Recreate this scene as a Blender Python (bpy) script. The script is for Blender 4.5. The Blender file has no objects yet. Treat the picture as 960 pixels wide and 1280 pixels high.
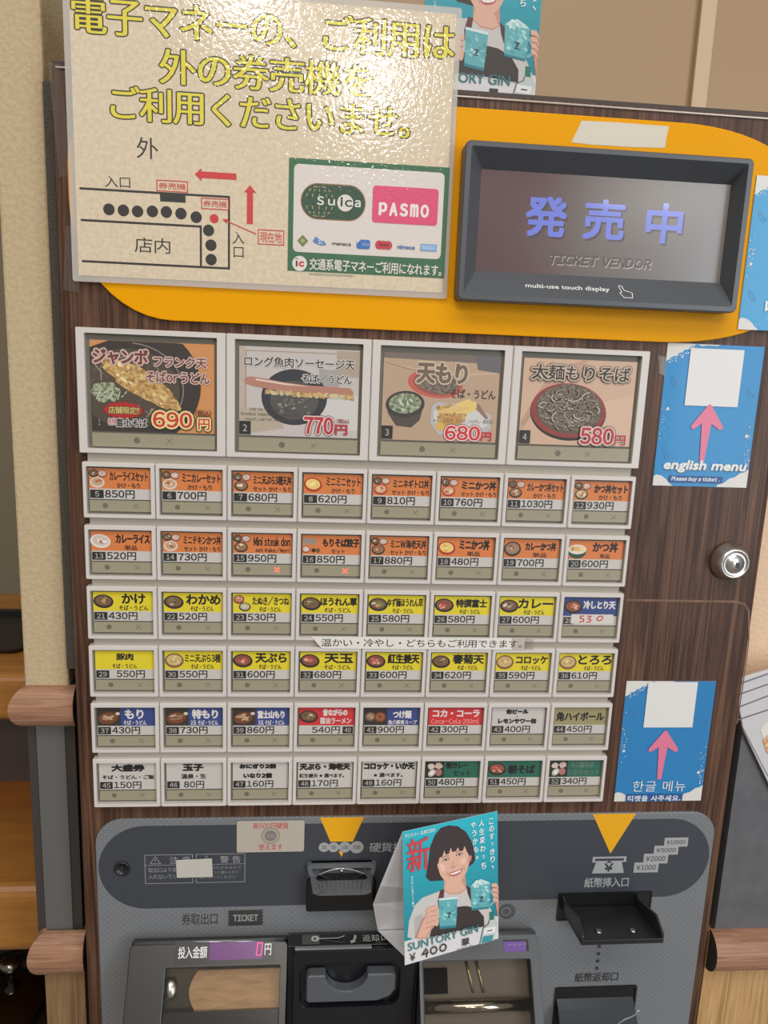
import bpy, bmesh, math, random
from mathutils import Vector, Matrix, Euler
random.seed(7)
S = bpy.context.scene
COL = S.collection
H0 = 1.25                                   # height above the floor of the top edge of the small menu buttons

# ------------------------------------------------------------------ camera
F = 961.0
CAMP = Vector((0.16237, -0.54711, 0.07668 + H0))
CAMR = Euler((1.377398, -0.039677, -0.084056), 'XYZ')
cd = bpy.data.cameras.new('camera')
cam = bpy.data.objects.new('camera', cd)
COL.objects.link(cam)
cam.location = CAMP
cam.rotation_euler = CAMR
cd.sensor_fit = 'VERTICAL'
cd.sensor_height = 36.0
cd.lens = F / 1280.0 * 36.0
cd.clip_start = 0.01
S.camera = cam
CM = CAMR.to_matrix()

# ------------------------------------------------------------------ light
S.view_settings.view_transform = 'Standard'
S.view_settings.look = 'None'
S.view_settings.gamma = 1.0
S.view_settings.exposure = -0.06
try:
    S.view_settings.use_curve_mapping = False
except Exception:
    pass
w = bpy.data.worlds.new('world')
S.world = w
w.use_nodes = True
w.node_tree.nodes['Background'].inputs[0].default_value = (1.0, 0.95, 0.89, 1)
w.node_tree.nodes['Background'].inputs[1].default_value = 0.25


def area(name, loc, rot, sx, sy, power, col):
    l = bpy.data.lights.new(name, 'AREA')
    l.shape = 'RECTANGLE'
    l.size, l.size_y, l.energy, l.color = sx, sy, power, col
    o = bpy.data.objects.new(name, l)
    COL.objects.link(o)
    o.location = loc
    o.rotation_euler = rot
    return o


area('ceiling_lamp', (0.1, -1.25, 2.75), (0, 0, 0), 2.2, 0.9, 30, (1.0, 0.94, 0.86))
area('ceiling_lamp', (0.40, -3.80, 2.75), (0, 0, 0), 0.26, 0.7, 40, (1.0, 0.94, 0.86))
area('ceiling_lamp', (-0.15, -2.85, 2.75), (0, 0, 0), 0.26, 0.5, 22, (1.0, 0.94, 0.86))
area('ceiling_lamp', (2.9, -5.9, 2.75), (0, 0, 0), 0.8, 0.8, 60, (1.0, 0.95, 0.88))
area('doorway_daylight', (2.2, -2.6, 1.4), (math.radians(90), 0, math.radians(40)), 1.0, 2.0, 38, (0.80, 0.90, 1.0))


# ------------------------------------------------------------------ helpers
def at(px, py, Y=0.0):
    """point of the plane at depth Y that lies on the photo's line of sight (px, py)"""
    d = CM @ Vector(((px - 480) / F, -(py - 640) / F, -1.0))
    t = (Y - CAMP.y) / d.y
    return CAMP + d * t


def XZ(px, py, Y=0.0):
    q = at(px, py, Y)
    return q.x, q.z


def lin(c):
    c /= 255.0
    return c / 12.92 if c <= 0.04045 else ((c + 0.055) / 1.055) ** 2.4


def rgb(t):
    return (lin(t[0]), lin(t[1]), lin(t[2]), 1)


MATS = {}


def mat(c, rough=0.5, metal=0.0, coat=0.0, emit=0.0, spec=0.5, key=None):
    k = key or (c, rough, metal, coat, emit, spec)
    if k in MATS:
        return MATS[k]
    m = bpy.data.materials.new('paint')
    m.use_nodes = True
    b = m.node_tree.nodes['Principled BSDF']
    b.inputs['Base Color'].default_value = rgb(c)
    b.inputs['Roughness'].default_value = rough
    b.inputs['Metallic'].default_value = metal
    b.inputs['Specular IOR Level'].default_value = spec
    if coat:
        b.inputs['Coat Weight'].default_value = coat
        b.inputs['Coat Roughness'].default_value = 0.06
    if emit:
        b.inputs['Emission Color'].default_value = rgb(c)
        b.inputs['Emission Strength'].default_value = emit
    MATS[k] = m
    return m


def N(m, t, **kw):
    n = m.node_tree.nodes.new(t)
    for k, v in kw.items():
        setattr(n, k, v)
    return n


def ramp(m, stops):
    r = N(m, 'ShaderNodeValToRGB')
    el = r.color_ramp.elements
    while len(el) < len(stops):
        el.new(0.5)
    for e, (p, c) in zip(el, stops):
        e.position = p
        e.color = rgb(c)
    return r


def obj_coords(m, scale):
    tc = N(m, 'ShaderNodeTexCoord')
    mp = N(m, 'ShaderNodeMapping')
    mp.inputs['Scale'].default_value = scale
    m.node_tree.links.new(tc.outputs['Object'], mp.inputs['Vector'])
    return mp.outputs['Vector']


def wood(name, stops, scale, rough=0.45, bump=0.05, detail=6, dist=0.6):
    m = bpy.data.materials.new(name)
    m.use_nodes = True
    L = m.node_tree.links
    b = m.node_tree.nodes['Principled BSDF']
    v = obj_coords(m, scale)
    n1 = N(m, 'ShaderNodeTexNoise')
    n1.inputs['Scale'].default_value = 1.0
    n1.inputs['Detail'].default_value = detail
    n1.inputs['Roughness'].default_value = 0.68
    n1.inputs['Distortion'].default_value = dist
    L.new(v, n1.inputs['Vector'])
    r = ramp(m, stops)
    L.new(n1.outputs['Fac'], r.inputs[0])
    L.new(r.outputs[0], b.inputs['Base Color'])
    b.inputs['Roughness'].default_value = rough
    bp = N(m, 'ShaderNodeBump')
    bp.inputs['Strength'].default_value = bump
    bp.inputs['Distance'].default_value = 0.001
    L.new(n1.outputs['Fac'], bp.inputs['Height'])
    L.new(bp.outputs[0], b.inputs['Normal'])
    return m


def bumpy(name, c, scale, strength, dist=0.002, rough=0.8, coat=0.0, c2=None, detail=3.0):
    m = bpy.data.materials.new(name)
    m.use_nodes = True
    L = m.node_tree.links
    b = m.node_tree.nodes['Principled BSDF']
    b.inputs['Base Color'].default_value = rgb(c)
    b.inputs['Roughness'].default_value = rough
    v = obj_coords(m, (1, 1, 1))
    n1 = N(m, 'ShaderNodeTexNoise')
    n1.inputs['Scale'].default_value = scale
    n1.inputs['Detail'].default_value = detail
    L.new(v, n1.inputs['Vector'])
    if c2:
        r = ramp(m, [(0.38, c2), (0.62, c)])
        L.new(n1.outputs['Fac'], r.inputs[0])
        L.new(r.outputs[0], b.inputs['Base Color'])
    bp = N(m, 'ShaderNodeBump')
    bp.inputs['Strength'].default_value = strength
    bp.inputs['Distance'].default_value = dist
    L.new(n1.outputs['Fac'], bp.inputs['Height'])
    L.new(bp.outputs[0], b.inputs['Normal'])
    if coat:
        b.inputs['Coat Weight'].default_value = coat
        b.inputs['Coat Roughness'].default_value = 0.07
        L.new(bp.outputs[0], b.inputs['Coat Normal'])
    return m


def dotted(name, c, cdot, pitch, r, rough=0.4, coat=0.0, spec=0.5):
    """panel print: staggered round dots on a plain ground"""
    m = bpy.data.materials.new(name)
    m.use_nodes = True
    L = m.node_tree.links
    b = m.node_tree.nodes['Principled BSDF']
    v = obj_coords(m, (1, 1, 1))
    sx = N(m, 'ShaderNodeSeparateXYZ')
    L.new(v, sx.inputs[0])

    def mth(op, a, bb=None, cc=None):
        n = N(m, 'ShaderNodeMath', operation=op)
        for i, q in enumerate((a, bb, cc)):
            if q is None:
                continue
            if isinstance(q, (int, float)):
                n.inputs[i].default_value = q
            else:
                L.new(q, n.inputs[i])
        return n.outputs[0]
    ds = []
    for o in (0.0, 0.5):
        u = mth('ADD', mth('MULTIPLY', sx.outputs[0], 1 / pitch), o)
        q = mth('ADD', mth('MULTIPLY', sx.outputs[2], 1 / pitch), o)
        fu = mth('SUBTRACT', mth('FRACT', u), 0.5)
        fq = mth('SUBTRACT', mth('FRACT', q), 0.5)
        ds.append(mth('SQRT', mth('ADD', mth('MULTIPLY', fu, fu), mth('MULTIPLY', fq, fq))))
    k = mth('LESS_THAN', mth('MINIMUM', ds[0], ds[1]), r)
    mx = N(m, 'ShaderNodeMix', data_type='RGBA')
    mx.inputs[6].default_value = rgb(c)
    mx.inputs[7].default_value = rgb(cdot)
    L.new(k, mx.inputs[0])
    L.new(mx.outputs[2], b.inputs['Base Color'])
    b.inputs['Roughness'].default_value = rough
    b.inputs['Coat Weight'].default_value = coat
    b.inputs['Specular IOR Level'].default_value = spec
    return m


def clear(name, tint=(235, 235, 232), gloss=0.12, rough=0.08, haze=0.0, hazec=(200, 195, 185)):
    m = bpy.data.materials.new(name)
    m.use_nodes = True
    nt = m.node_tree
    nt.nodes.remove(nt.nodes['Principled BSDF'])
    out = nt.nodes['Material Output']
    t = N(m, 'ShaderNodeBsdfTransparent')
    t.inputs[0].default_value = rgb(tint)
    g = N(m, 'ShaderNodeBsdfGlossy')
    g.inputs['Roughness'].default_value = rough
    d = N(m, 'ShaderNodeBsdfDiffuse')
    d.inputs[0].default_value = rgb(hazec)
    a = N(m, 'ShaderNodeMixShader')
    a.inputs[0].default_value = haze
    nt.links.new(t.outputs[0], a.inputs[1])
    nt.links.new(d.outputs[0], a.inputs[2])
    b = N(m, 'ShaderNodeMixShader')
    b.inputs[0].default_value = gloss
    nt.links.new(a.outputs[0], b.inputs[1])
    nt.links.new(g.outputs[0], b.inputs[2])
    nt.links.new(b.outputs[0], out.inputs[0])
    return m


# --- objects
def thing(name, label, cat, loc, group=None):
    o = bpy.data.objects.new(name, None)
    COL.objects.link(o)
    o.empty_display_size = 0.05
    o.location = loc
    o['label'] = label
    o['category'] = cat
    if group:
        o['group'] = group
    return o


def tag(o, label=None, cat=None, group=None, kind=None):
    if label:
        o['label'] = label
    if cat:
        o['category'] = cat
    if group:
        o['group'] = group
    if kind:
        o['kind'] = kind
    return o


def link(name, me, parent=None, loc=(0, 0, 0)):
    """loc is a world position; parents are unrotated, unscaled objects"""
    o = bpy.data.objects.new(name, me)
    COL.objects.link(o)
    off = Vector(loc)
    if parent is not None:
        o.parent = parent
        q = parent
        base = Vector((0, 0, 0))
        while q is not None:
            base += q.location
            q = q.parent
        off = off - base
    o.location = off
    return o


class MB:
    def __init__(self):
        self.v, self.f, self.mi, self.sm = [], [], [], []

    def add(self, vs, fs, mi=0, smooth=False):
        n = len(self.v)
        self.v += [tuple(q) for q in vs]
        for q in fs:
            self.f.append([n + i for i in q])
            self.mi.append(mi)
            self.sm.append(smooth)

    def box(self, x0, x1, y0, y1, z0, z1, mi=0):
        self.add([(x, y, z) for x in (x0, x1) for y in (y0, y1) for z in (z0, z1)],
                 [(0, 1, 3, 2), (4, 6, 7, 5), (0, 4, 5, 1), (2, 3, 7, 6), (0, 2, 6, 4), (1, 5, 7, 3)], mi)

    def prism(self, pts, y0, y1, mi=0):
        """outline in x,z; front y0, back y1"""
        n = len(pts)
        vs = [(x, y0, z) for x, z in pts] + [(x, y1, z) for x, z in pts]
        fs = [list(range(n)), list(range(2 * n - 1, n - 1, -1))]
        fs += [(i, n + i, n + (i + 1) % n, (i + 1) % n) for i in range(n)]
        self.add(vs, fs, mi)

    def loops(self, rings, mi=0, cap0=False, cap1=False, smooth=False, closed=True):
        n = len(rings[0])
        vs = [p for r in rings for p in r]
        fs = []
        for k in range(len(rings) - 1):
            for i in range(n if closed else n - 1):
                j = (i + 1) % n
                fs.append((k * n + i, k * n + j, (k + 1) * n + j, (k + 1) * n + i))
        if cap0:
            fs.append(list(range(n - 1, -1, -1)))
        if cap1:
            fs.append([(len(rings) - 1) * n + i for i in range(n)])
        self.add(vs, fs, mi, smooth)

    def ring(self, outer, inner, y0, y1, mi=0):
        """prism with a hole; outer and inner have the same count"""
        self.loops([[(x, y1, z) for x, z in outer], [(x, y0, z) for x, z in outer],
                    [(x, y0, z) for x, z in inner], [(x, y1, z) for x, z in inner],
                    [(x, y1, z) for x, z in outer]], mi)

    def lathe(self, prof, c, axis='y', seg=32, mi=0, smooth=True):
        rings = []
        for r, a in prof:
            ring = []
            for i in range(seg):
                t = 2 * math.pi * i / seg
                if axis == 'y':
                    ring.append((c[0] + r * math.cos(t), c[1] + a, c[2] + r * math.sin(t)))
                else:
                    ring.append((c[0] + r * math.cos(t), c[1] + r * math.sin(t), c[2] + a))
            rings.append(ring)
        self.loops(rings, mi, cap0=True, cap1=True, smooth=smooth)

    def tube(self, pts, r, seg=10, mi=0):
        rings = []
        for i, p in enumerate(pts):
            p = Vector(p)
            a = Vector(pts[max(0, i - 1)])
            b = Vector(pts[min(len(pts) - 1, i + 1)])
            d = (b - a).normalized()
            u = d.cross(Vector((0, 0, 1)))
            if u.length < 1e-4:
                u = d.cross(Vector((0, 1, 0)))
            u.normalize()
            v = d.cross(u)
            rings.append([tuple(p + r * (math.cos(t) * u + math.sin(t) * v)) for t in
                          [2 * math.pi * k / seg for k in range(seg)]])
        self.loops(rings, mi, cap0=True, cap1=True, smooth=True)

    def build(self, name, mats, parent=None, loc=(0, 0, 0), bevel=0.0, segs=2, world=True):
        """vertices are world coordinates when world is set; they are re-based to loc"""
        me = bpy.data.meshes.new(name)
        L = Vector(loc)
        vs = [tuple(Vector(q) - L) for q in self.v] if world else self.v
        me.from_pydata(vs, [], self.f)
        for m in (mats if isinstance(mats, (list, tuple)) else [mats]):
            me.materials.append(m)
        me.polygons.foreach_set('material_index', self.mi)
        me.polygons.foreach_set('use_smooth', self.sm)
        bm = bmesh.new()
        bm.from_mesh(me)
        bmesh.ops.recalc_face_normals(bm, faces=bm.faces)
        bm.to_mesh(me)
        bm.free()
        me.update()
        o = link(name, me, parent, loc)
        if bevel:
            b = o.modifiers.new('bevel', 'BEVEL')
            b.width = bevel
            b.segments = segs
            b.limit_method = 'ANGLE'
            b.angle_limit = math.radians(40)
        return o


def rrect(x0, x1, z0, z1, r, n=6):
    """counter-clockwise rounded rectangle; r may be four radii (bl, br, tr, tl) or (rx, rz) pairs"""
    rs = r if isinstance(r, (list, tuple)) else [r] * 4
    out = []
    for (cx, cz, sx, sz, a0), q in zip(((x0, z0, 1, 1, 180), (x1, z0, -1, 1, 270), (x1, z1, -1, -1, 0), (x0, z1, 1, -1, 90)), rs):
        rx, rz = q if isinstance(q, (list, tuple)) else (q, q)
        for i in range(n + 1):
            t = math.radians(a0 + 90 * i / n)
            out.append((cx + sx * rx + rx * math.cos(t), cz + sz * rz + rz * math.sin(t)))
    return out


# --- printed matter -----------------------------------------------------------
TX = {}


def glyph(ch, res):
    """outline of one character as triangles and n-gons, in ems"""
    k = (ch, res)
    if k not in TX:
        c = bpy.data.curves.new('text', 'FONT')
        c.body = ch
        c.resolution_u = res
        o = bpy.data.objects.new('text', c)
        COL.objects.link(o)
        bpy.context.view_layer.update()
        e = o.evaluated_get(bpy.context.evaluated_depsgraph_get())
        m = e.to_mesh()
        v = [(q.co.x, q.co.y) for q in m.vertices]
        f = [tuple(p.vertices) for p in m.polygons]
        e.to_mesh_clear()
        bpy.data.objects.remove(o)
        bpy.data.curves.remove(c)
        TX[k] = (v, f)
    return TX[k]


def glyphs(s, res=2, raw=False):
    """a set line, normalised to its own bounding box"""
    k = ('line', s, res, raw)
    if k not in TX:
        V, Fc, pen = [], [], 0.0
        if raw:
            V, Fc = glyph(s, res)
        else:
            for ch in s:
                o = ord(ch)
                if ch == ' ':
                    pen += 0.34
                    continue
                latin = 0x21 <= o <= 0x7e or ch == '¥'
                g = '\uffe5' if ch == '¥' else (chr(o + 0xfee0) if latin else ch)
                v, f = glyph(g, res)
                if not v:
                    pen += 0.5
                    continue
                xa, xb = min(q[0] for q in v), max(q[0] for q in v)
                if latin and ch.isdigit():
                    dx, adv = pen + 0.31 - (xa + xb) / 2, 0.62
                elif latin:
                    dx, adv = pen + 0.05 - xa, xb - xa + 0.11
                else:
                    dx, adv = pen, 0.96
                n = len(V)
                V = V + [(x + dx, y) for x, y in v]
                Fc = Fc + [tuple(n + i for i in q) for q in f]
                pen += adv
        xs = [q[0] for q in V] or [0, 1]
        ys = [q[1] for q in V] or [0, 1]
        x0, x1, y0, y1 = min(xs), max(xs), min(ys), max(ys)
        TX[k] = ([((x - x0) / max(1e-6, x1 - x0), (y1 - y) / max(1e-6, y1 - y0)) for x, y in V], Fc, (x1 - x0, y1 - y0))
    return TX[k]


class Pr:
    """flat print: x to the right and y down, in mm, from the top left corner; inks stack a few thousandths apart"""
    STEP = 0.006

    def __init__(self, rough=0.5, coat=0.0, grain=None):
        self.grain = grain                  # inks printed on an embossed sheet follow its relief
        self.mb = MB()
        self.mats = []
        self.k = 0
        self.rough, self.coat = rough, coat

    def ink(self, c):
        if isinstance(c, bpy.types.Material):
            m = c
        elif self.grain:
            if ('grain', c) not in MATS:
                MATS[('grain', c)] = self.grain(c)
            m = MATS[('grain', c)]
        else:
            m = mat(c, self.rough, 0, self.coat)
        if m not in self.mats:
            self.mats.append(m)
        return self.mats.index(m)

    def raw(self, pts, faces, c):
        self.k += 1
        y = -self.k * self.STEP / 1000
        self.mb.add([(x / 1000, y, -q / 1000) for x, q in pts], faces, self.ink(c))

    def poly(self, pts, c):
        self.raw(pts, [list(range(len(pts)))], c)

    def rect(self, x, y, w, h, c):
        self.poly([(x, y), (x, y + h), (x + w, y + h), (x + w, y)], c)

    def rr(self, x, y, w, h, r, c):
        self.poly(rrect(x, x + w, y, y + h, r, 4 if r < 10 else 14), c)

    def ell(self, cx, cy, rx, ry, c, rot=0.0, n=20):
        a = math.radians(rot)
        self.poly([(cx + rx * math.cos(t) * math.cos(a) - ry * math.sin(t) * math.sin(a),
                    cy + rx * math.cos(t) * math.sin(a) + ry * math.sin(t) * math.cos(a))
                   for t in [2 * math.pi * i / n for i in range(n)]], c)

    def blob(self, cx, cy, rx, ry, c, rot=0.0, n=16, j=0.15):
        a = math.radians(rot)
        pts = []
        for i in range(n):
            t = 2 * math.pi * i / n
            k = 1 + random.uniform(-j, j)
            pts.append((cx + k * (rx * math.cos(t) * math.cos(a) - ry * math.sin(t) * math.sin(a)),
                        cy + k * (rx * math.cos(t) * math.sin(a) + ry * math.sin(t) * math.cos(a))))
        self.poly(pts, c)

    def line(self, pts, wd, c):
        """stroke with mitred joints, so that it never overlaps itself at a corner"""
        q = [pts[0]]
        for p in pts[1:]:
            if math.hypot(p[0] - q[-1][0], p[1] - q[-1][1]) > 1e-5:
                q.append(p)
        if len(q) < 2:
            return
        shut = len(q) > 3 and math.hypot(q[0][0] - q[-1][0], q[0][1] - q[-1][1]) < 1e-4
        if shut:
            q = q[:-1]
        n = len(q)
        vs, fs = [], []
        for i in range(n):
            p = Vector(q[i])
            d0 = (p - Vector(q[i - 1])).normalized() if (i > 0 or shut) else None
            d1 = (Vector(q[(i + 1) % n]) - p).normalized() if (i < n - 1 or shut) else None
            d0 = d0 or d1
            d1 = d1 or d0
            nv = Vector((-d0.y - d1.y, d0.x + d1.x))
            nv = nv.normalized() if nv.length > 1e-4 else Vector((-d1.y, d1.x))
            k = wd / 2 / max(0.45, abs(nv.dot(Vector((-d1.y, d1.x)))))
            vs += [tuple(p + nv * k), tuple(p - nv * k)]
        for i in range(n if shut else n - 1):
            j = (i + 1) % n
            fs.append((2 * i, 2 * j, 2 * j + 1, 2 * i + 1))
        self.raw(vs, fs, c)

    def box(self, x, y, w, h, wd, c):
        self.line([(x, y), (x + w, y), (x + w, y + h), (x, y + h), (x, y)], wd, c)

    def text(self, s, x, y, w, h, c, bold=0.02, res=2, out=None, ow=0.3, wide=0.0, slant=0.0, sy=0.0, fit=True, map=None, raw=False, square=False):
        """text stretched into the box; bold = stroke gain over the height; out/ow = outline ink and its width in mm; wide thickens the uprights only; sy = drop over the width"""
        v, f, (bw, bh) = glyphs(s, res, raw)
        if not fit:                         # keep the proportions, anchored left
            w = h * bw / bh
        g = bold * h
        P = [(x + g + a * (w - 2 * g) + slant * (1 - b) * h, y + g + b * (h - 2 * g) + sy * a) for a, b in v]

        def put(offs, ink):
            for dx, dy in offs:             # each overlapping copy lies a hair higher
                vs = [(a + dx, b + dy) for a, b in P]
                if map:
                    vs = [map(*q) for q in vs]
                self.k -= 0.75
                self.raw(vs, f, ink)
        if wide:
            base = [(q * wide, 0) for q in (-1, -0.5, 0, 0.5, 1)]
        elif g > 0:
            base = [(g * math.cos(t), g * math.sin(t)) for t in [math.pi / 4 + i * math.pi / 2 for i in range(4)]] + [(0, 0)]
            if g > 0.25 and not square:
                base += [(g * math.cos(t), g * math.sin(t)) for t in [i * math.pi / 2 for i in range(4)]]
        else:
            base = [(0, 0)]
        if out is not None:
            e = max(g, wide)
            put([((e + ow) * math.cos(t), ((0 if wide else g) + ow) * math.sin(t)) for t in [2 * math.pi * i / 12 for i in range(12)]] + base, out)
        put(base, c)

    def build(self, name, parent=None, loc=(0, 0, 0), thick=0.0, outline=None, backmat=None):
        if thick:
            n = len(outline)
            vs = [(x / 1000, 0.0, -q / 1000) for x, q in outline] + [(x / 1000, thick, -q / 1000) for x, q in outline]
            i = self.ink(backmat)
            self.mb.add(vs, [list(range(n)), list(range(2 * n - 1, n - 1, -1))] + [(a, n + a, n + (a + 1) % n, (a + 1) % n) for a in range(n)], i)
        me = bpy.data.meshes.new(name)
        me.from_pydata(self.mb.v, [], self.mb.f)
        for m in self.mats:
            me.materials.append(m)
        me.polygons.foreach_set('material_index', self.mb.mi)
        bm = bmesh.new()
        bm.from_mesh(me)
        for fc in bm.faces:                 # inks face the room
            fc.normal_update()
            if abs(fc.normal.y) > 0.7 and fc.normal.y > 0 and min(v.co.y for v in fc.verts) <= 0:
                fc.normal_flip()
        bm.to_mesh(me)
        bm.free()
        return link(name, me, parent, loc)


def homography(src, dst):
    import numpy as np
    A, b = [], []
    for (x, y), (u, v) in zip(src, dst):
        A += [[x, y, 1, 0, 0, 0, -u * x, -u * y], [0, 0, 0, x, y, 1, -v * x, -v * y]]
        b += [u, v]
    h = np.linalg.solve(np.array(A, float), np.array(b, float))
    return lambda x, y: ((h[0] * x + h[1] * y + h[2]) / (h[6] * x + h[7] * y + 1), (h[3] * x + h[4] * y + h[5]) / (h[6] * x + h[7] * y + 1))

# ------------------------------------------------------------------ materials
M_WOOD = wood('dark_walnut_laminate', [(0.28, (40, 25, 20)), (0.43, (70, 47, 37)), (0.56, (98, 69, 53)), (0.74, (130, 98, 74))], (210, 30, 5.0), 0.42, 0.06, 9, 1.3)
M_WOOD.node_tree.nodes['Principled BSDF'].inputs['Specular IOR Level'].default_value = 0.28
M_RAIL = wood('red_oak', [(0.3, (118, 82, 62)), (0.5, (160, 118, 92)), (0.7, (182, 140, 112))], (10, 60, 210), 0.5, 0.25, 6, 1.2)
M_OAK = wood('light_oak', [(0.3, (156, 118, 72)), (0.5, (190, 150, 100)), (0.72, (212, 176, 126))], (210, 30, 9), 0.5, 0.08, 5, 0.9)
M_ORANGE = wood('orange_pine', [(0.3, (150, 98, 42)), (0.7, (178, 122, 58))], (6, 40, 60), 0.35, 0.03, 4, 0.5)  # counter's dim light put into the pine colour as a darker orange
M_PLASTER = bumpy('cream_plaster', (196, 176, 142), 300, 0.4, 0.0018, 0.85, 0, (188, 167, 133), 2.0)
M_PLASTER_R = bumpy('pink_plaster', (232, 200, 170), 260, 0.5, 0.002, 0.85)
M_OLIVE = bumpy('grey_green_paint', (150, 140, 116), 20, 0.1, 0.002, 0.8)
M_TAN = bumpy('tan_panel', (172, 142, 108), 14, 0.1, 0.001, 0.45)
M_TRIM = mat((206, 182, 152), 0.5)
M_GREYWALL = bumpy('slate_laminate', (100, 100, 104), 60, 0.15, 0.001, 0.45, 0, (92, 92, 96))
M_DARKGREY = mat((62, 56, 54), 0.6)
M_FOAM = bumpy('grey_foam', (92, 86, 80), 900, 1.0, 0.002, 0.95)
M_BLACK = mat((24, 25, 28), 0.35)
M_BLACKG = mat((20, 21, 25), 0.16)


def Zc(mm):
    return H0 + mm / 1000.0


def struct(o):
    o['kind'] = 'structure'
    return o


# ------------------------------------------------------------------ the setting
b = MB(); b.box(-1.6, 2.2, -3.2, 1.2, -0.05, 0.0)
struct(b.build('floor', bumpy('grey_floor_tile', (120, 110, 98), 30, 0.1, 0.002, 0.5)))
b = MB(); b.box(-0.0245, 2.2, 0.31, 0.36, 0.0, 2.6)
struct(b.build('wall_back', M_TAN, loc=(0, 0.31, 0)))
x0, _ = XZ(863, 132, 0.305); x1, _ = XZ(882, 133, 0.305)
b = MB(); b.box(x0, x1, 0.303, 0.31, 0.0, 2.6)
struct(b.build('trim_1', M_TRIM, loc=(x0, 0.305, 0), bevel=0.001))

# narrow end of the plastered partition to the left of the machine
b = MB(); b.box(-0.0575, -0.0245, 0.030, 0.9, Zc(-182), 2.6)
struct(b.build('wall_left', M_PLASTER, loc=(-0.0575, 0.03, Zc(-182)), bevel=0.002))
b = MB()
b.box(-0.0585, -0.0225, 0.034, 0.9, Zc(-400), Zc(-182), 0)
b.box(-0.0515, -0.0300, 0.0325, 0.05, Zc(-400), Zc(-182), 1)
struct(b.build('wall_left_lower', [M_DARKGREY, bumpy('grey_slate_strip', (98, 98, 96), 90, 0.4, 0.001, 0.5)], loc=(-0.058, 0.032, Zc(-400))))
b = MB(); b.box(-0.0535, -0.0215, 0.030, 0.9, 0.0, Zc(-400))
M_OAK2 = wood('shaded_oak', [(0.3, (112, 86, 56)), (0.5, (140, 110, 76)), (0.72, (160, 130, 94))], (210, 30, 9), 0.5, 0.08, 5, 0.9)  # light oak darkened, the shade on this side put into its colour
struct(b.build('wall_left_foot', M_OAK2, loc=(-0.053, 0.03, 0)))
b = MB(); b.box(-0.0240, -0.0180, 0.026, 0.30, Zc(-164), Zc(250))
struct(b.build('trim_2', M_FOAM, loc=(-0.024, 0.026, Zc(-164))))


def rail(name, xl, xr, zc, hh, yf, yb, wrap):
    """half-round bumper rail along x with a rounded left nose; wrap carries it back along the left side"""
    n = 12
    prof = [(yb + (yf - yb) * math.cos(math.radians(-90 + 180 * i / n)) , zc + hh * math.sin(math.radians(-90 + 180 * i / n))) for i in range(n + 1)]
    m = MB()
    if wrap:
        depth = yb - yf
        front, side = [], []
        r0 = [(xr, y, z) for y, z in prof]
        r1 = [(xl - (yb - y), y, z) for y, z in prof]
        r2 = [(xl - (yb - y), 0.6, z) for y, z in prof]
        m.loops([r0, r1, r2], 0, closed=False, smooth=False)
        m.add(r0, [list(range(len(r0)))], 1)
        m.add([(xl, yb, zc - hh), (xl, yb, zc + hh), (xr, yb, zc + hh), (xr, yb, zc - hh), (xl, 0.6, zc - hh), (xl, 0.6, zc + hh)],
              [(0, 1, 2, 3), (0, 4, 5, 1)], 0)
    else:
        r0 = [(xl, y, z) for y, z in prof]
        r1 = [(xr, y, z) for y, z in prof]
        m.loops([r0, r1], 0, closed=False)
        m.add(r0, [list(range(len(r0)))], 1)
        m.add([(xl, yb, zc - hh), (xl, yb, zc + hh), (xr, yb, zc + hh), (xr, yb, zc - hh)], [(0, 1, 2, 3)], 0)
    o = m.build(name, [M_RAIL, M_DARKGREY], loc=(xl, yb, zc - hh))
    return struct(o)


def edge(px, y0, y1, Y):
    z1, z0 = XZ(px, y0, Y)[1], XZ(px, y1, Y)[1]
    return (z0 + z1) / 2, (z1 - z0) / 2


zc_, hh = edge(62, 857, 908, 0.022)
rail('trim_3', -0.0540, -0.0185, zc_ - 0.003, hh, 0.018, 0.0305, True)
zc_, hh = edge(75, 1168, 1220, 0.022)
rail('trim_4', -0.0505, -0.0185, zc_ - 0.003, hh, 0.018, 0.0305, True)
zc_, hh = edge(925, 1166, 1214, 0.002)
rail('trim_5', 0.5135, 1.1, zc_ - 0.004, hh, -0.004, 0.0125, False)

# right of the machine
b = MB(); b.box(0.512, 1.4, 0.0305, 0.30, Zc(-225), Zc(160))
struct(b.build('wall_right', M_PLASTER_R, loc=(0.512, 0.0305, 0)))
b = MB(); b.box(0.5175, 1.4, 0.012, 0.030, Zc(-400), Zc(-212), 0)
b.box(0.5130, 0.5180, 0.024, 0.030, Zc(-400), Zc(-212), 1)  # dark strip painted in for the shadow gap beside the machine
struct(b.build('wall_right_lower', [M_GREYWALL, M_DARKGREY], loc=(0.518, 0.012, Zc(-400))))
b = MB(); b.box(0.5130, 1.4, 0.012, 0.030, 0.0, Zc(-400))
struct(b.build('wall_right_foot', M_OAK, loc=(0.513, 0.012, 0)))

# the counter seen past the partition, on the far left
yb = 0.10
za = XZ(15, 845, yb)[1]; zb = XZ(15, 903, yb)[1]
zc_ = XZ(15, 1110, yb)[1]; zd = XZ(15, 1196, yb)[1]
b = MB(); b.box(-0.7, -0.0600, 0.75, 0.80, 0.0, 2.6)
struct(b.build('wall_far', M_OLIVE, loc=(-0.3, 0.75, 0)))
t = thing('kitchen_counter', 'orange pine counter with a raised ledge beyond the cream partition at the left', 'counter', (-0.35, 0.4, 0))
b = MB(); b.box(-0.7, -0.0610, yb, 0.34, zb, za)
b.build('ledge', M_ORANGE, t, (-0.7, yb, zb), bevel=0.008, segs=4)
b = MB(); b.box(-0.7, -0.0610, 0.22, 0.30, XZ(15, 976, 0.22)[1], zb)
b.build('apron', mat((86, 76, 76), 0.5), t, (-0.7, 0.22, zb))  # purple-grey carries the painted shadow under the ledge
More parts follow.
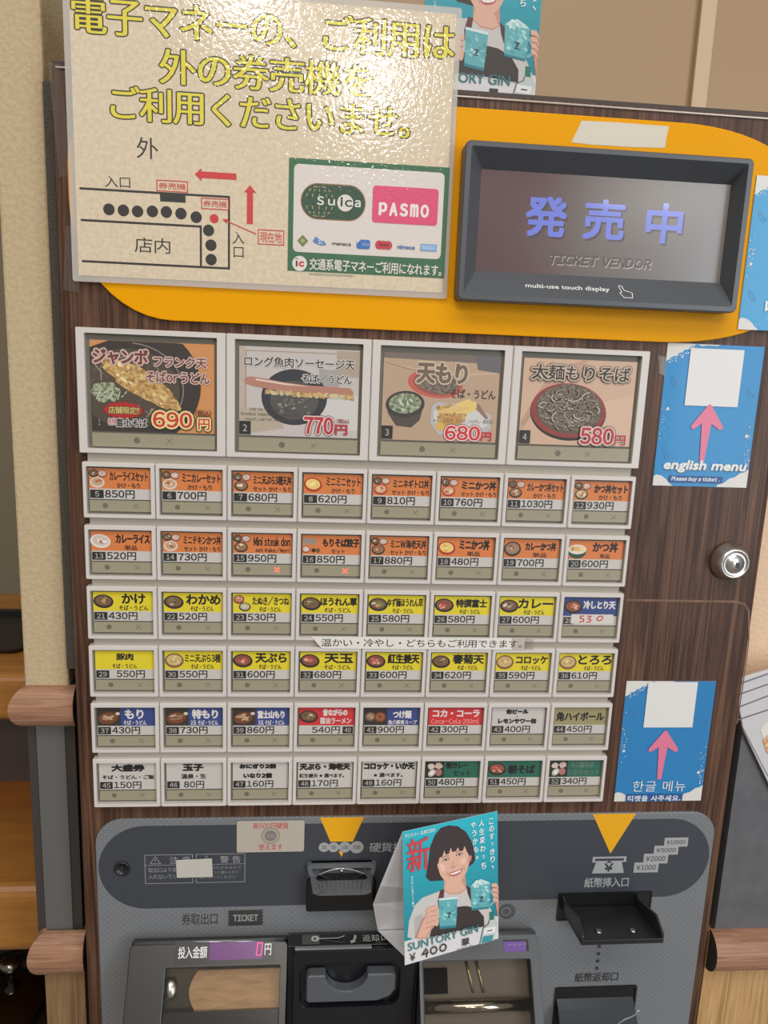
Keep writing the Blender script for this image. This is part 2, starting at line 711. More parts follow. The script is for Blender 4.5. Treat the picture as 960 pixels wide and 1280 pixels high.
b = MB(); b.box(-0.7, -0.0610, 0.23, 0.34, zc_ - 0.01, XZ(15, 976, 0.22)[1])
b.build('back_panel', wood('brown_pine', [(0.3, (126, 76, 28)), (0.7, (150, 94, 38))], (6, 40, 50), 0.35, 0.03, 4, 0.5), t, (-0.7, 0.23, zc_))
b = MB(); b.box(-0.7, -0.0610, yb, 0.34, zd, zc_)
b.build('worktop', M_ORANGE, t, (-0.7, yb, zd), bevel=0.014, segs=5)
b = MB(); b.box(-0.7, -0.0610, 0.30, 0.34, 0.0, zd)
b.build('base_panel', M_DARKGREY, t, (-0.7, 0.30, 0))
x1, z1 = XZ(31, 806, 0.16)
b = MB()
b.loops([[(x, y, za + 0.0005) for x, y in rrect(x1 - 0.13, x1, 0.15, 0.26, 0.012)], [(x, y, z1) for x, y in rrect(x1 - 0.134, x1 + 0.001, 0.146, 0.264, 0.012)],
         [(x, y, z1) for x, y in rrect(x1 - 0.126, x1 - 0.007, 0.154, 0.256, 0.010)], [(x, y, z1 - 0.004) for x, y in rrect(x1 - 0.126, x1 - 0.007, 0.154, 0.256, 0.010)]], 0, True, True)
o = b.build('condiment_tray', mat((30, 29, 30), 0.4), None, (x1 - 0.06, 0.2, za))
tag(o, 'black plastic tray standing on the orange ledge at the far left edge', 'tray')
# lidded pan under the worktop
px, pz = XZ(16, 1248, 0.17)
t = thing('cooking_pot', 'steel pot with a clear domed lid and chrome knob under the orange worktop', 'pot', (px, 0.17, pz - 0.10))
steel = mat((150, 146, 140), 0.22, 1.0)
b = MB(); b.lathe([(0.060, -0.10), (0.066, -0.095), (0.068, -0.012), (0.072, -0.010), (0.072, -0.006), (0.064, -0.006), (0.064, -0.09), (0.0001, -0.09)], (px, 0.17, pz), 'z', 40)
b.build('pot_body', mat((110, 100, 92), 0.3, 1.0), t, (px, 0.17, pz - 0.10))
b = MB(); b.lathe([(0.071, -0.006), (0.071, -0.001), (0.066, 0.003), (0.055, 0.012), (0.036, 0.020), (0.012, 0.0245), (0.0001, 0.025)], (px, 0.17, pz), 'z', 40)
lid = b.build('lid', clear('lid_glass', (170, 165, 158), 0.25, 0.05), t, (px, 0.17, pz))
b = MB(); b.lathe([(0.0715, -0.006), (0.0735, -0.003), (0.0715, 0.0005), (0.069, -0.001)], (px, 0.17, pz), 'z', 40)
b.build('lid_rim', steel, lid, (px, 0.17, pz))
b = MB(); b.lathe([(0.004, 0.0246), (0.004, 0.034), (0.010, 0.038), (0.011, 0.044), (0.006, 0.048), (0.0001, 0.049)], (px, 0.17, pz), 'z', 20)
b.build('knob', steel, lid, (px, 0.17, pz + 0.025))
b = MB(); b.box(-0.7, -0.0610, 0.06, 0.30, pz - 0.118, pz - 0.1002)
kc = [o for o in COL.objects if o.name == 'kitchen_counter'][0]
b.build('lower_shelf', M_DARKGREY, kc, (-0.7, 0.06, pz - 0.118), bevel=0.002)
bpy.context.view_layer.update()
# ------------------------------------------------------------------ ticket machine
YW, YP = 0.006, 0.004                       # face of the wood front, face of the grey control panel
TM = thing('ticket_machine', 'tall walnut food ticket vending machine with yellow header, screen and rows of menu buttons', 'vending machine', (0.2485, 0.15, 0.0))
xl, xr = -0.0130, 0.5105
b = MB()
pl = rrect(xl, xr, YW, 0.30, [0.006, 0.006, 0.004, 0.004], 5)
b.loops([[(x, y, 0.0) for x, y in pl], [(x, y, Zc(254.5)) for x, y in pl]], 0, True, True)
cab = b.build('cabinet', M_WOOD, TM, (0.2485, YW, 0.0))
b = MB(); b.box(xl + 0.001, xr - 0.001, YW + 0.004, 0.298, Zc(254.5), Zc(258.5))
b.build('top_cap', mat((60, 47, 40), 0.4), TM, (0.2485, YW, Zc(254.5)), bevel=0.001)
b = MB(); b.box(xl + 0.004, xr - 0.004, YW - 0.0012, YW + 0.003, Zc(251.9), Zc(253.2))
b.build('edge_highlight_strip', mat((188, 178, 168), 0.3, 0.6), TM, (0.2485, YW, Zc(252)), bevel=0.0004)  # pale metal strip put in for the highlight line below the top
# worn line left on the lower front by an old sheet, with rounded corners
pts = [XZ(*q, YW) for q in ((783, 750), (920, 752), (931, 755), (936, 764), (936, 800), (928, 860), (921, 905))]
vs, fs = [], []
for i, (x, z) in enumerate(pts):
    a = pts[max(0, i - 1)]; c = pts[min(len(pts) - 1, i + 1)]
    d = Vector((c[0] - a[0], c[1] - a[1])).normalized()
    hw = 0.0009 if i < 4 else 0.0005
    vs += [(x - d.y * hw, YW - 0.00012, z + d.x * hw), (x + d.y * hw, YW - 0.00012, z - d.x * hw)]
fs = [(2 * i, 2 * i + 1, 2 * i + 3, 2 * i + 2) for i in range(len(pts) - 1)]
b = MB(); b.add(vs, fs)
tag(b.build('scuff_line', wood('scuffed_laminate', [(0.3, (98, 70, 54)), (0.7, (134, 100, 78))], (95, 20, 30), 0.5, 0.02), cab, (pts[0][0], YW, pts[0][1])), 'faint pale worn line in the walnut laminate')

# cam lock on the right of the front
lx, lz = XZ(915, 703, 0.0)
chrome = mat((222, 220, 216), 0.3, 1.0)
b = MB()
b.lathe([(0.0150, YW), (0.0150, YW - 0.003), (0.0118, YW - 0.0095), (0.0110, YW - 0.0112), (0.0100, YW - 0.0112), (0.0097, YW - 0.0104), (0.0068, YW - 0.0104), (0.0066, YW - 0.0109), (0.0001, YW - 0.0109)], (lx, 0, lz), 'y', 40)
lk = b.build('door_lock', chrome, TM, (lx, YW, lz))
tag(lk, 'round chrome cam lock')
b = MB(); b.prism(rrect(lx + 0.0005, lx + 0.0032, lz - 0.0030, lz + 0.0012, 0.0009, 3), YW - 0.0113, YW - 0.0108)
b.build('keyhole', M_BLACK, lk, (lx, YW - 0.011, lz))

# yellow header
HX0, HX1, HZ0, HZ1 = -0.0030, 0.4955, Zc(98.3), Zc(245.5)
out = rrect(HX0, HX1, HZ0, HZ1, [(0.066, 0.075), (0.088, 0.030), (0.088, 0.036), (0.06, 0.05)], 12)
M_YEL = dotted('yellow_header_plastic', (236, 163, 0), (232, 159, 0), 0.0036, 0.2, 0.45, 0.0, 0.12)
b = MB(); b.prism(out, 0.0030, YW)
hd = b.build('header_panel', M_YEL, TM, (0.25, 0.003, HZ0), bevel=0.0006)
tag(hd, 'rounded yellow header panel')

# display
fo = -0.012
ox0, oz1 = XZ(582, 174, fo); ox1, _ = XZ(943, 198, fo); _, oz1b = XZ(943, 198, fo)
ox0b, oz0 = XZ(572, 376, fo); ox1b, oz0b = XZ(922, 390, fo)
ox0, ox1 = (ox0 + ox0b) / 2, (ox1 + ox1b) / 2
oz0, oz1 = (oz0 + oz0b) / 2, (oz1 + oz1b) / 2
si = 0.0012
a1, a2, a3, a4 = XZ(604, 212, si), XZ(914, 230, si), XZ(592, 340, si), XZ(900, 352, si)
sx0, sx1, sz0, sz1 = (a1[0] + a3[0]) / 2, (a2[0] + a4[0]) / 2, (a3[1] + a4[1]) / 2, (a1[1] + a2[1]) / 2
M_BEZ = mat((84, 87, 92), 0.36)
b = MB()
o0 = rrect(ox0, ox1, oz0, oz1, 0.004, 4)
o1 = rrect(ox0 + 0.0008, ox1 - 0.0008, oz0 + 0.0008, oz1 - 0.0008, 0.0036, 4)
o2 = rrect(ox0 + 0.004, ox1 - 0.004, oz0 + 0.004, oz1 - 0.0035, 0.0015, 4)
o3 = rrect(sx0, sx1, sz0, sz1, 0.0004, 4)
b.loops([[(x, 0.0029, z) for x, z in o0], [(x, fo + 0.001, z) for x, z in o0], [(x, fo, z) for x, z in o1], [(x, fo, z) for x, z in o2],
         [(x, si, z) for x, z in o3], [(x, si + 0.0012, z) for x, z in o3]], 0)
dp = b.build('display', M_BEZ, TM, (ox0, 0.003, oz0))
tag(dp, 'dark grey bezel around the touch screen')
# small print on the lower bezel slope
P = Pr(0.5)
slope = math.hypot(sz0 - (oz0 + 0.004), si - fo)
P.text('multi-use touch display', 46, 9.3, 60, 5.0, (225, 226, 226), 0.03, raw=True)
hx, hy = 113, 8
P.line([(hx, hy), (hx + 1.6, hy + 5), (hx, hy + 6), (hx + 2.5, hy + 10), (hx + 8.5, hy + 10), (hx + 9, hy + 5.6), (hx + 6.6, hy + 4.4), (hx + 3.6, hy + 3.6), (hx + 2.2, hy - 0.4), (hx + 0.6, hy - 0.8), (hx, hy)], 0.6, (225, 226, 226))
o = P.build('bezel_print', dp, (sx0 - 0.012, si - 0.0003, sz0))
o.rotation_euler = (-math.atan2(si - fo, sz0 - oz0 - 0.004), 0, 0)
o.location.y -= 0.0002
tag(o, 'white lettering with a pointing hand')
# screen picture
wmm, hmm = (sx1 - sx0) * 1000, (sz1 - sz0) * 1000


def glow(c, s, rough=0.22):
    return mat(c, rough, 0, 0.35, s, key=('glow', c, s))


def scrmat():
    m = bpy.data.materials.new('lit_screen_reflection')
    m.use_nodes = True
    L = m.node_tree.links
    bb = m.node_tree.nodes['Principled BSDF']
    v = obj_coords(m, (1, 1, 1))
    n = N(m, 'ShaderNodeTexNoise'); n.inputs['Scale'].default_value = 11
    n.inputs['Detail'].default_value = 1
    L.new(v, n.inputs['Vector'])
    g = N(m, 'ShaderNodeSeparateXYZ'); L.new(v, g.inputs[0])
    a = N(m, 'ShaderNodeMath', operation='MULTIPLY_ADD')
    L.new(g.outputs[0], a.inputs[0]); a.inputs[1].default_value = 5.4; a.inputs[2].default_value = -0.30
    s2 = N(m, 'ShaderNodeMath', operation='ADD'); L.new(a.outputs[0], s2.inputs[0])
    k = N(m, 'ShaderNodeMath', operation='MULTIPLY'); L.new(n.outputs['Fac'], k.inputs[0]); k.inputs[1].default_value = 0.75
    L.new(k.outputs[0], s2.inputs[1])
    r = ramp(m, [(0.0, (104, 74, 76)), (0.28, (116, 88, 88)), (0.5, (124, 112, 108)), (1.0, (130, 122, 114))])  # brownish reflection of the room painted into the screen's glow
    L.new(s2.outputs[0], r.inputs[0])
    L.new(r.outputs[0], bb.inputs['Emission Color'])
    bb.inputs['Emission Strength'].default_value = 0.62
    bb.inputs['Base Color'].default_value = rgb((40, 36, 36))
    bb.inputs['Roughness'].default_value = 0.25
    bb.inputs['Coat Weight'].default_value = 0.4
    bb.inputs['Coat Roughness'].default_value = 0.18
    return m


P = Pr(0.25)
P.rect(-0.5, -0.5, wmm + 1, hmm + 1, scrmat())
for i, ch in enumerate('発売中'):
    qx = (52, 124, 203)[i] * wmm / 300 - 2
    cx = (0.268, 0.5, 0.745)[i] * wmm
    cw = (30, 30, 27)[i]
    P.text(ch, cx - cw / 2 + 1.2, 0.22 * hmm + 1.4, cw, 0.41 * hmm, glow((74, 66, 70), 0.45), 0.036, 3, square=True)
    P.text(ch, cx - cw / 2, 0.22 * hmm, cw, 0.41 * hmm, glow((94, 104, 176), 0.7), 0.036, 3, square=True)
P.text('TICKET VENDOR', 0.29 * wmm, 0.80 * hmm, 0.42 * wmm, 0.105 * hmm, glow((150, 142, 136), 0.6), 0.05, 2, slant=0.15)
P.text('TICKET VENDOR', 0.287 * wmm, 0.79 * hmm, 0.42 * wmm, 0.105 * hmm, glow((84, 76, 74), 0.35), 0.06, 2, slant=0.15)
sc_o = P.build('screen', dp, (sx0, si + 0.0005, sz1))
tag(sc_o, 'lit screen reading 発売中 in blue')

# ------------------------------------------------------------------ button field
M_STRIP = mat((176, 168, 154), 0.4)
M_FRAME = mat((214, 208, 203), 0.28, 0, 0.3)
M_PIT = mat((112, 108, 96), 0.5)
M_LCD = mat((158, 150, 128), 0.35, 0, 0.2)
PX, PZ, BW, BH = 50.0, 45.089, 49.6, 39.88
b = MB()
b.box(0.0035, 0.3965, 0.0032, YW, Zc(-6 * PZ + 4), Zc(8))
b.build('button_backing', M_STRIP, TM, (0.0035, YW, Zc(-266)))


def frame_mesh(name, wd, ht, bx, bt, bb_):
    m = MB()
    W, Hh = wd / 1000, ht / 1000
    o = rrect(0, W, -Hh, 0, 0.0009, 3)
    o1 = rrect(0.0006, W - 0.0006, -Hh + 0.0006, -0.0006, 0.0007, 3)
    i1 = rrect(bx / 1000, W - bx / 1000, -Hh + bb_ / 1000, -bt / 1000, 0.0005, 3)
    m.loops([[(x, 0.0062, z) for x, z in o], [(x, 0.0004, z) for x, z in o], [(x, -0.0006, z) for x, z in o1], [(x, -0.0006, z) for x, z in i1], [(x, 0.0032, z) for x, z in i1]], 0)
    m.add([(bx / 1000, 0.0031, -Hh + bb_ / 1000), (W - bx / 1000, 0.0031, -Hh + bb_ / 1000), (W - bx / 1000, 0.0031, -bt / 1000), (bx / 1000, 0.0031, -bt / 1000)], [(0, 1, 2, 3)], 1)
    me = bpy.data.meshes.new(name)
    me.from_pydata(m.v, [], m.f)
    me.materials.append(M_FRAME); me.materials.append(M_PIT)
    me.polygons.foreach_set('material_index', m.mi)
    bm = bmesh.new(); bm.from_mesh(me)
    for fc in bm.faces:
        fc.normal_update()
    bmesh.ops.recalc_face_normals(bm, faces=[q for q in bm.faces if q.material_index == 0])
    for fc in bm.faces:
        if fc.material_index == 1 and fc.normal.y > 0:
            fc.normal_flip()
    bm.to_mesh(me); bm.free()
    return me


SMALL = frame_mesh('menu_button', BW, BH, 2.7, 3.0, 2.9)
BIG = frame_mesh('photo_button', 100.2, 85.3, 5.9, 3.6, 3.6)
# ------------------------------------------------------------------ the menu buttons
ORG, YLW, BLU, RED, GRN, WHT, KHK = (216, 126, 70), (224, 205, 46), (58, 74, 132), (206, 52, 56), (42, 104, 86), (198, 193, 188), (156, 146, 104)
INK, PAPER = (34, 32, 32), (200, 195, 190)
CARD_R, CARD_C = 0.45, 0.25


def bowl(P, cx, cy, rx, ry, rim, soup, tops, n=5, rot=0):
    P.ell(cx, cy, rx, ry, rim, rot, 18)
    P.ell(cx, cy - ry * 0.08, rx * 0.8, ry * 0.74, soup, rot, 16)
    for i in range(n):
        a = random.uniform(0, 6.28); d = random.uniform(0, 0.5)
        P.blob(cx + rx * d * math.cos(a), cy - ry * 0.08 + ry * d * math.sin(a), rx * random.uniform(0.14, 0.3), ry * random.uniform(0.12, 0.26), random.choice(tops), random.uniform(-40, 40), 7, 0.3)


DK, SOUP = (56, 46, 44), (124, 92, 66)
SETP = {  # the three little bowls of a set, or a single dish
    'set_white': ((218, 206, 196), (196, 160, 130)), 'set_red': ((176, 52, 52), (216, 170, 132)), 'set_dark': ((70, 54, 48), (150, 116, 88)), 'set_green': ((52, 72, 60), (208, 178, 140))}


def picture(P, kind):
    if kind in SETP:
        rim, fill = SETP[kind]
        bowl(P, 7.2, 8.2, 3.3, 2.9, DK, SOUP, [(206, 198, 186), (92, 110, 70)], 3)
        bowl(P, 13.2, 8.4, 3.3, 2.8, (140, 70, 58), (206, 184, 168), [(190, 168, 150), (222, 206, 194)], 3)
        bowl(P, 9.6, 14.6, 5.0, 3.9, rim, fill, [(230, 196, 150), (170, 96, 62), (240, 226, 206)], 5)
    elif kind == 'curry':
        bowl(P, 10.4, 12, 7.2, 5.0, (226, 216, 210), (206, 190, 178), [(150, 70, 40), (176, 92, 52), (236, 230, 224)], 6, 8)
    elif kind == 'katsu':
        bowl(P, 10.6, 12.4, 6.6, 5.2, (172, 58, 44), (236, 200, 120), [(240, 214, 130), (226, 170, 84), (246, 236, 200)], 6, 8)
    elif kind == 'katsucurry':
        bowl(P, 10.4, 12.2, 6.6, 5.8, (70, 56, 50), (156, 128, 106), [(206, 176, 140), (130, 84, 52), (190, 150, 110)], 6)
    elif kind == 'katsudon':
        P.ell(10.4, 13.4, 7.0, 5.4, (52, 78, 66))
        P.ell(10.4, 11.6, 7.0, 3.8, (226, 216, 200))
        for i in range(4):
            P.blob(7 + i * 2.3, 11.2, 1.8, 1.8, random.choice([(226, 178, 104), (196, 140, 76), (236, 206, 160)]), 20, 8, 0.2)
    elif kind == 'gyoza':
        for i in range(3):
            P.blob(6.2 + 3.3 * i, 9.2, 1.7, 2.8, (150, 140, 134), 10, 8, 0.15)
        bowl(P, 6.6, 15.4, 3.0, 2.6, (172, 58, 48), (210, 196, 184), [(226, 214, 204)], 2)
        P.ell(12.2, 16, 1.7, 1.5, DK)
        P.ell(15.4, 16, 1.4, 1.8, (110, 88, 52))
    elif kind == 'noodle':
        bowl(P, 11.2, 11.8, 7.2, 5.2, DK, SOUP, [(216, 206, 190), (190, 150, 100), (96, 84, 70), (120, 130, 88)], 6, 5)
    elif kind == 'noodle_red':
        bowl(P, 11.2, 11.8, 7.4, 5.4, DK, (136, 84, 66), [(208, 104, 92), (196, 84, 76), (220, 170, 140)], 7, 5)
    elif kind == 'noodle_pale':
        bowl(P, 11.0, 12.0, 7.0, 5.8, (130, 98, 66), (206, 178, 120), [(228, 208, 160), (196, 160, 100)], 7, 0)
    elif kind == 'two':
        bowl(P, 8.2, 9.2, 4.0, 3.4, (110, 52, 44), (190, 128, 96), [(220, 180, 150)], 3)
        bowl(P, 12.6, 14.8, 4.4, 3.4, (70, 60, 52), (190, 182, 156), [(220, 214, 196)], 3)
    elif kind == 'zaru':
        P.rect(4.0, 4.7, 17.0, 14.2, (60, 52, 46))
        P.ell(12.0, 12.8, 7.2, 4.6, (120, 70, 46), -8)
        for i in range(7):
            P.blob(11.8 + random.uniform(-3.4, 3.4), 12.2 + random.uniform(-1.7, 1.7), 2.6, 0.9, random.choice([(170, 140, 112), (192, 164, 134), (150, 120, 96)]), random.uniform(-30, 30), 9, 0.2)
        P.ell(19.0, 9.2, 1.6, 1.3, (206, 196, 186))
    elif kind == 'dip':
        P.rect(4.0, 4.7, 17.5, 14.2, (52, 46, 44))
        bowl(P, 8.6, 12, 4.2, 4.0, (90, 76, 66), (150, 120, 96), [(176, 150, 124)], 4)
        bowl(P, 16.2, 12.4, 4.6, 4.4, (110, 62, 46), (160, 96, 62), [(120, 70, 46)], 3)
    elif kind == 'morning':
        P.rect(4.0, 4.7, 14.5, 14.2, (50, 48, 46))
        P.blob(8.2, 9.0, 2.7, 2.4, (216, 196, 186)); P.blob(14.2, 8.6, 3.0, 2.6, (206, 180, 170))
        P.ell(9.0, 14.6, 3.6, 2.6, (196, 188, 180), -50); P.ell(14.4, 14.2, 2.6, 3.0, (176, 116, 106))
        P.ell(9.0, 14.6, 2.0, 1.4, (236, 232, 226), -50)


def btext(P, s, x, y, w, h, c=INK, bold=0.022, **k):
    P.text(s, x, y, w, h, c, bold, **k)


S1, S2 = 'かけ・もり', 'そば・うどん'
NO = None
MENU = [
    # number, ground, picture, title, title box (mm), sub line, sub box, price
    (5, ORG, 'set_white', 'カレーライスセット', (18, 44.5), S1, (23, 39), '850円'),
    (6, ORG, 'set_white', 'ミニカレーセット', (18, 45), S1, (22, 39), '700円'),
    (7, ORG, 'set_dark', 'ミニ天ぷら3種天丼', (18, 45.4), 'セット かけ・もり', (18, 45), '680円'),
    (8, ORG, 'katsu', 'ミニミニセット', (20, 45), S1, (24, 41), '620円'),
    (9, ORG, 'set_red', 'ミニネギトロ丼', (18.5, 45), 'セット かけ・もり', (18, 45), '810円'),
    (10, ORG, 'set_red', 'ミニかつ丼', (19, 45), 'セット かけ・もり', (19, 45), '760円'),
    (11, ORG, 'set_dark', 'カレーかつ丼セット', (18, 45.4), S1, (23, 40), '1030円'),
    (12, ORG, 'set_green', 'かつ丼セット', (19, 45), S1, (23, 41), '930円'),
    (13, ORG, 'curry', 'カレーライス', (21, 45), '単品', (27, 36), '520円'),
    (14, ORG, 'set_white', 'ミニチキンかつ丼', (18.5, 45.4), 'セット かけ・もり', (19, 45), '730円'),
    (15, ORG, 'set_dark', 'Mini steak don', (18.5, 45), 'set Kake/Mori', (20, 44.5), '950円'),
    (16, ORG, 'gyoza', 'もりそば餃子', (18.5, 45.6), 'セット', (25, 35), '850円'),
    (17, ORG, 'set_dark', 'ミニW海老天丼', (18.5, 45.4), 'セット かけ・もり', (18.5, 45), '880円'),
    (18, ORG, 'katsu', 'ミニかつ丼', (20, 43), '単品', (26, 36), '480円'),
    (19, ORG, 'katsucurry', 'カレーかつ丼', (20, 44), '単品', (26, 37), '700円'),
    (20, ORG, 'katsudon', 'かつ丼', (22, 42), '単品', (28, 36), '600円'),
    (21, YLW, 'noodle', 'かけ', (24, 41), S2, (22, 43), '430円'),
    (22, YLW, 'noodle', 'わかめ', (20, 45), S2, (23, 40), '520円'),
    (23, YLW, 'two', 'たぬき/きつね', (18, 45), S2, (23, 39), '530円'),
    (24, YLW, 'noodle', 'ほうれん草', (18, 45.4), S2, (21, 41), '550円'),
    (25, YLW, 'noodle', 'ゆず麺ほうれん草', (18, 45), S2, (22, 38), '580円'),
    (26, YLW, 'noodle_red', '特撰富士', (20, 44), S2, (23, 39), '580円'),
    (27, YLW, 'noodle', 'カレー', (18, 45.4), S2, (22.5, 39), '600円'),
    (28, BLU, 'noodle_red', '冷しとり天', (19, 44.6), NO, NO, '530'),
    (29, YLW, NO, '豚肉', (19, 31.5), S2, (16, 34), '550円'),
    (30, YLW, 'noodle_pale', 'ミニ天ぷら3種', (18.5, 45), S2, (23, 40), '550円'),
    (31, YLW, 'noodle_red', '天ぷら', (20.5, 44), S2, (23, 40), '600円'),
    (32, YLW, 'noodle_red', '天玉', (22, 44), S2, (22, 42), '680円'),
    (33, YLW, 'noodle_red', '紅生姜天', (20, 44.6), S2, (23.5, 40), '600円'),
    (34, YLW, 'noodle', '春菊天', (20, 44.6), S2, (24, 40), '620円'),
    (35, YLW, 'noodle_pale', 'コロッケ', (19.5, 45), S2, (24, 40), '590円'),
    (36, YLW, 'noodle_pale', 'とろろ', (19, 46), S2, (24, 40), '610円'),
    (37, BLU, 'zaru', 'もり', (24, 38), S2, (23, 40), '430円'),
    (38, BLU, 'zaru', '特もり', (23.5, 43), '2玉 そば・うどん', (22.5, 43), '730円'),
    (39, BLU, 'zaru', '富士山もり', (22.5, 43), '3玉 そば・うどん', (23, 43), '860円'),
    (40, RED, 'noodle', '昔ながらの', (22, 41), '醤油ラーメン', (20, 44), '540円'),
    (41, BLU, 'dip', 'つけ麺', (26, 40.5), '魚介豚骨スープ', (22.5, 45), '900円'),
    (42, RED, NO, 'コカ・コーラ', (7, 44), 'Coca-Cola 250ml', (6, 44), '300円'),
    (43, WHT, NO, '缶ビール', (15, 33), 'レモンサワー缶', (9, 40), '400円'),
    (44, KHK, NO, '角ハイボール', (5.5, 44.5), NO, NO, '450円'),
    (45, WHT, NO, '大盛券', (13, 38), 'そば・うどん・ご飯', (6, 45), '150円'),
    (46, WHT, NO, '玉子', (16, 32), '温泉・生', (15, 34), '80円'),
    (47, WHT, NO, 'おにぎり2個', (9, 37), 'いなり2個', (12, 34), '160円'),
    (48, WHT, NO, '天ぷら・海老天', (5, 44.6), '紅生姜天 ※選べます。', (5, 40), '170円'),
    (49, WHT, NO, 'コロッケ・いか天', (5, 45), '※選べます。', (13, 36), '160円'),
    (50, GRN, 'morning', '朝カレー', (20, 38), 'セット', (26, 40), '480円'),
    (51, GRN, 'noodle_red', '朝そば', (20, 42), NO, NO, '450円'),
    (52, GRN, 'morning', 'ミニ朝そば', (21, 40), 'いなりセット', (19, 45), '340円'),
]
GROUND = {ORG: 'orange', YLW: 'yellow', BLU: 'blue', RED: 'red', GRN: 'dark green', WHT: 'white', KHK: 'khaki'}


def small_card(e):
    num, g, pic, ti, tb, su, sb, price = e
    P = Pr(CARD_R, CARD_C)
    P.rect(4.0, 4.6, 42.2, 21.9, PAPER)
    full = g in (WHT,)
    if not full:
        P.rect(4.0, 4.6, 42.2, 14.4, g)
    if pic:
        picture(P, pic)
    tc = INK
    if g == BLU or (g == RED):
        tc = (222, 216, 212)
    if num == 52:
        tc = (96, 118, 108)
    ty, th = 6.6, 6.8
    if num in (21, 22, 31, 32, 34, 36, 37, 38, 20, 18, 27, 33):
        ty, th = 5.6, 8.0
    if num in (51, 44):
        ty, th = 8.0, 8.0
    if num in (40, 50, 52):
        ty, th = 5.4, 5.8
    if num in (43, 47):
        ty, th = 5.6, 4.4
    if num == 45 or num == 46 or num == 48 or num == 49:
        ty, th = 5.4, 6.2
    if num == 42:
        ty, th = 6.0, 6.4
    if num == 29:
        ty, th = 6.4, 5.6
    btext(P, ti, tb[0], ty, tb[1] - tb[0], th, tc, (0.1 if num in (43, 47) else 0.075) if full else (0.045 if len(ti) < 7 else 0.032))
    if su:
        sy, sh = 14.6, 3.8
        if num in (40, 50, 52):
            sy, sh = 12.4, 5.4
        if num in (43, 47):
            sy, sh = 13.4, 4.6
        if full and num not in (43, 47):
            sy, sh = 14.2, 3.8
        if num == 42:
            sy, sh = 13.6, 4.2
        if num == 46:
            sy, sh = 13.6, 4.4
        c2 = tc if num != 42 else (232, 150, 140)
        btext(P, su, sb[0], sy, sb[1] - sb[0], sh, c2, (0.085 if num in (43, 47) else 0.055) if full else 0.028)
    if num in (43, 47):
        P.ell(24, 11.9, 0.5, 0.5, INK, 0, 8)
    # number tab and price
    if num == 40:
        P.rect(37.5, 20.0, 8.0, 5.8, (46, 45, 44))
        btext(P, '40', 39, 21.0, 5, 3.8, (190, 186, 180), 0.01)
        btext(P, price, 14.0, 19.9, 21.5, 5.9)
    elif num == 28:
        P.rect(4.4, 20.0, 8.4, 5.8, (46, 45, 44))
        btext(P, '28', 5.6, 21.0, 6, 3.8, (190, 186, 180), 0.01)
        P.rr(10.4, 17.6, 33.0, 7.6, 0.4, (214, 208, 200))
        r_ = (196, 44, 44)
        P.line([(20.5, 18.9), (17.4, 19.2), (17.6, 21.0), (20.2, 21.4), (20.4, 23.2), (17.0, 24.0)], 0.9, r_)
        P.line([(22.8, 19.0), (25.8, 19.2), (23.8, 21.2), (26.2, 22.2), (25.2, 23.8), (22.6, 23.8)], 0.9, r_)
        P.line([(33 + 2.2 * math.cos(t) + 0.6 * math.sin(-t), 20.8 + 1.9 * math.sin(t)) for t in [i * 0.7 for i in range(10)]], 0.9, r_)
    else:
        wd = 9.4
        P.rect(4.4, 19.9, wd, 5.9, (46, 45, 44))
        s = str(num)
        btext(P, s, 9.3 - 1.5 * len(s), 21.0, 2.9 * len(s), 3.8, (190, 186, 180), 0.01)
        px0 = 14.6 if num not in (29,) else 19
        if num == 46:
            px0 = 17
        btext(P, price, px0, 19.7, 5.15 * len(price) if len(price) < 5 else 23.5, 6.1, INK, 0.028)
    return P


def strip(P, x, y, w, h, dot, cross, r, lit):
    P.rect(x, y, w, h, M_LCD)
    P.ell(dot, y + h * 0.5, r, r, (112, 106, 90), 0, 18)
    c = (120, 112, 98) if not lit else mat((255, 92, 70), 0.4, 0, 0, 1.5)
    k = r * 0.9
    wd = 0.5 if not lit else 1.0
    P.line([(cross - k, y + h * 0.5 - k), (cross + k, y + h * 0.5 + k)], wd, c)
    P.line([(cross - k, y + h * 0.5 + k), (cross + k, y + h * 0.5 - k)], wd, c)


first = None
STRIPS = {}
for i, e in enumerate(MENU):
    r, c = divmod(i, 8)
    loc = (c * 0.05 + 0.0002, 0.0, Zc(-r * PZ))
    if first is None:
        o = first = link('menu_button', SMALL, TM, loc)
    else:
        o = first.copy()
        COL.objects.link(o)
        o.location = Vector(loc) - TM.location
    lab = {ORG: 'orange', YLW: 'yellow'}.get(e[1], GROUND[e[1]])
    o['label'] = 'white button frame %d, %s' % (e[0], e[3])
    card = small_card(e).build('label_card', o, (loc[0], loc[1] + 0.0022, loc[2]))
    card['label'] = '%s label card %s %s' % (lab, e[3], e[7])
    lit = e[0] in (15, 16)
    if lit not in STRIPS:
        P = Pr(0.4, 0.2)
        strip(P, 4.0, 27.2, 42.4, 8.0, 14.7, 35.7, 1.9, lit)
        q = P.build('status_strip', o, (loc[0], loc[1] + 0.0020, loc[2]))
        STRIPS[lit] = q
    else:
        q = STRIPS[lit].copy()
        q.parent = o
        COL.objects.link(q)
    if lit:
        q['label'] = 'grey status strip with a red lit cross'

# ---- four large photo buttons
NDL = bumpy('buckwheat_noodles', (138, 124, 110), 420, 0.2, 0.001, 0.6, 0, (96, 84, 74), 1.0)
TEMP = bumpy('tempura_batter', (216, 184, 122), 300, 1.0, 0.001, 0.6, 0, (160, 116, 66), 3.0)
CABB = bumpy('chopped_greens', (176, 182, 150), 380, 0.9, 0.001, 0.6, 0, (92, 104, 84), 2.0)


def cstrip(P):
    strip(P, 8.5, 71.0, 84.0, 9.6, 38.7, 61.0, 2.2, False)


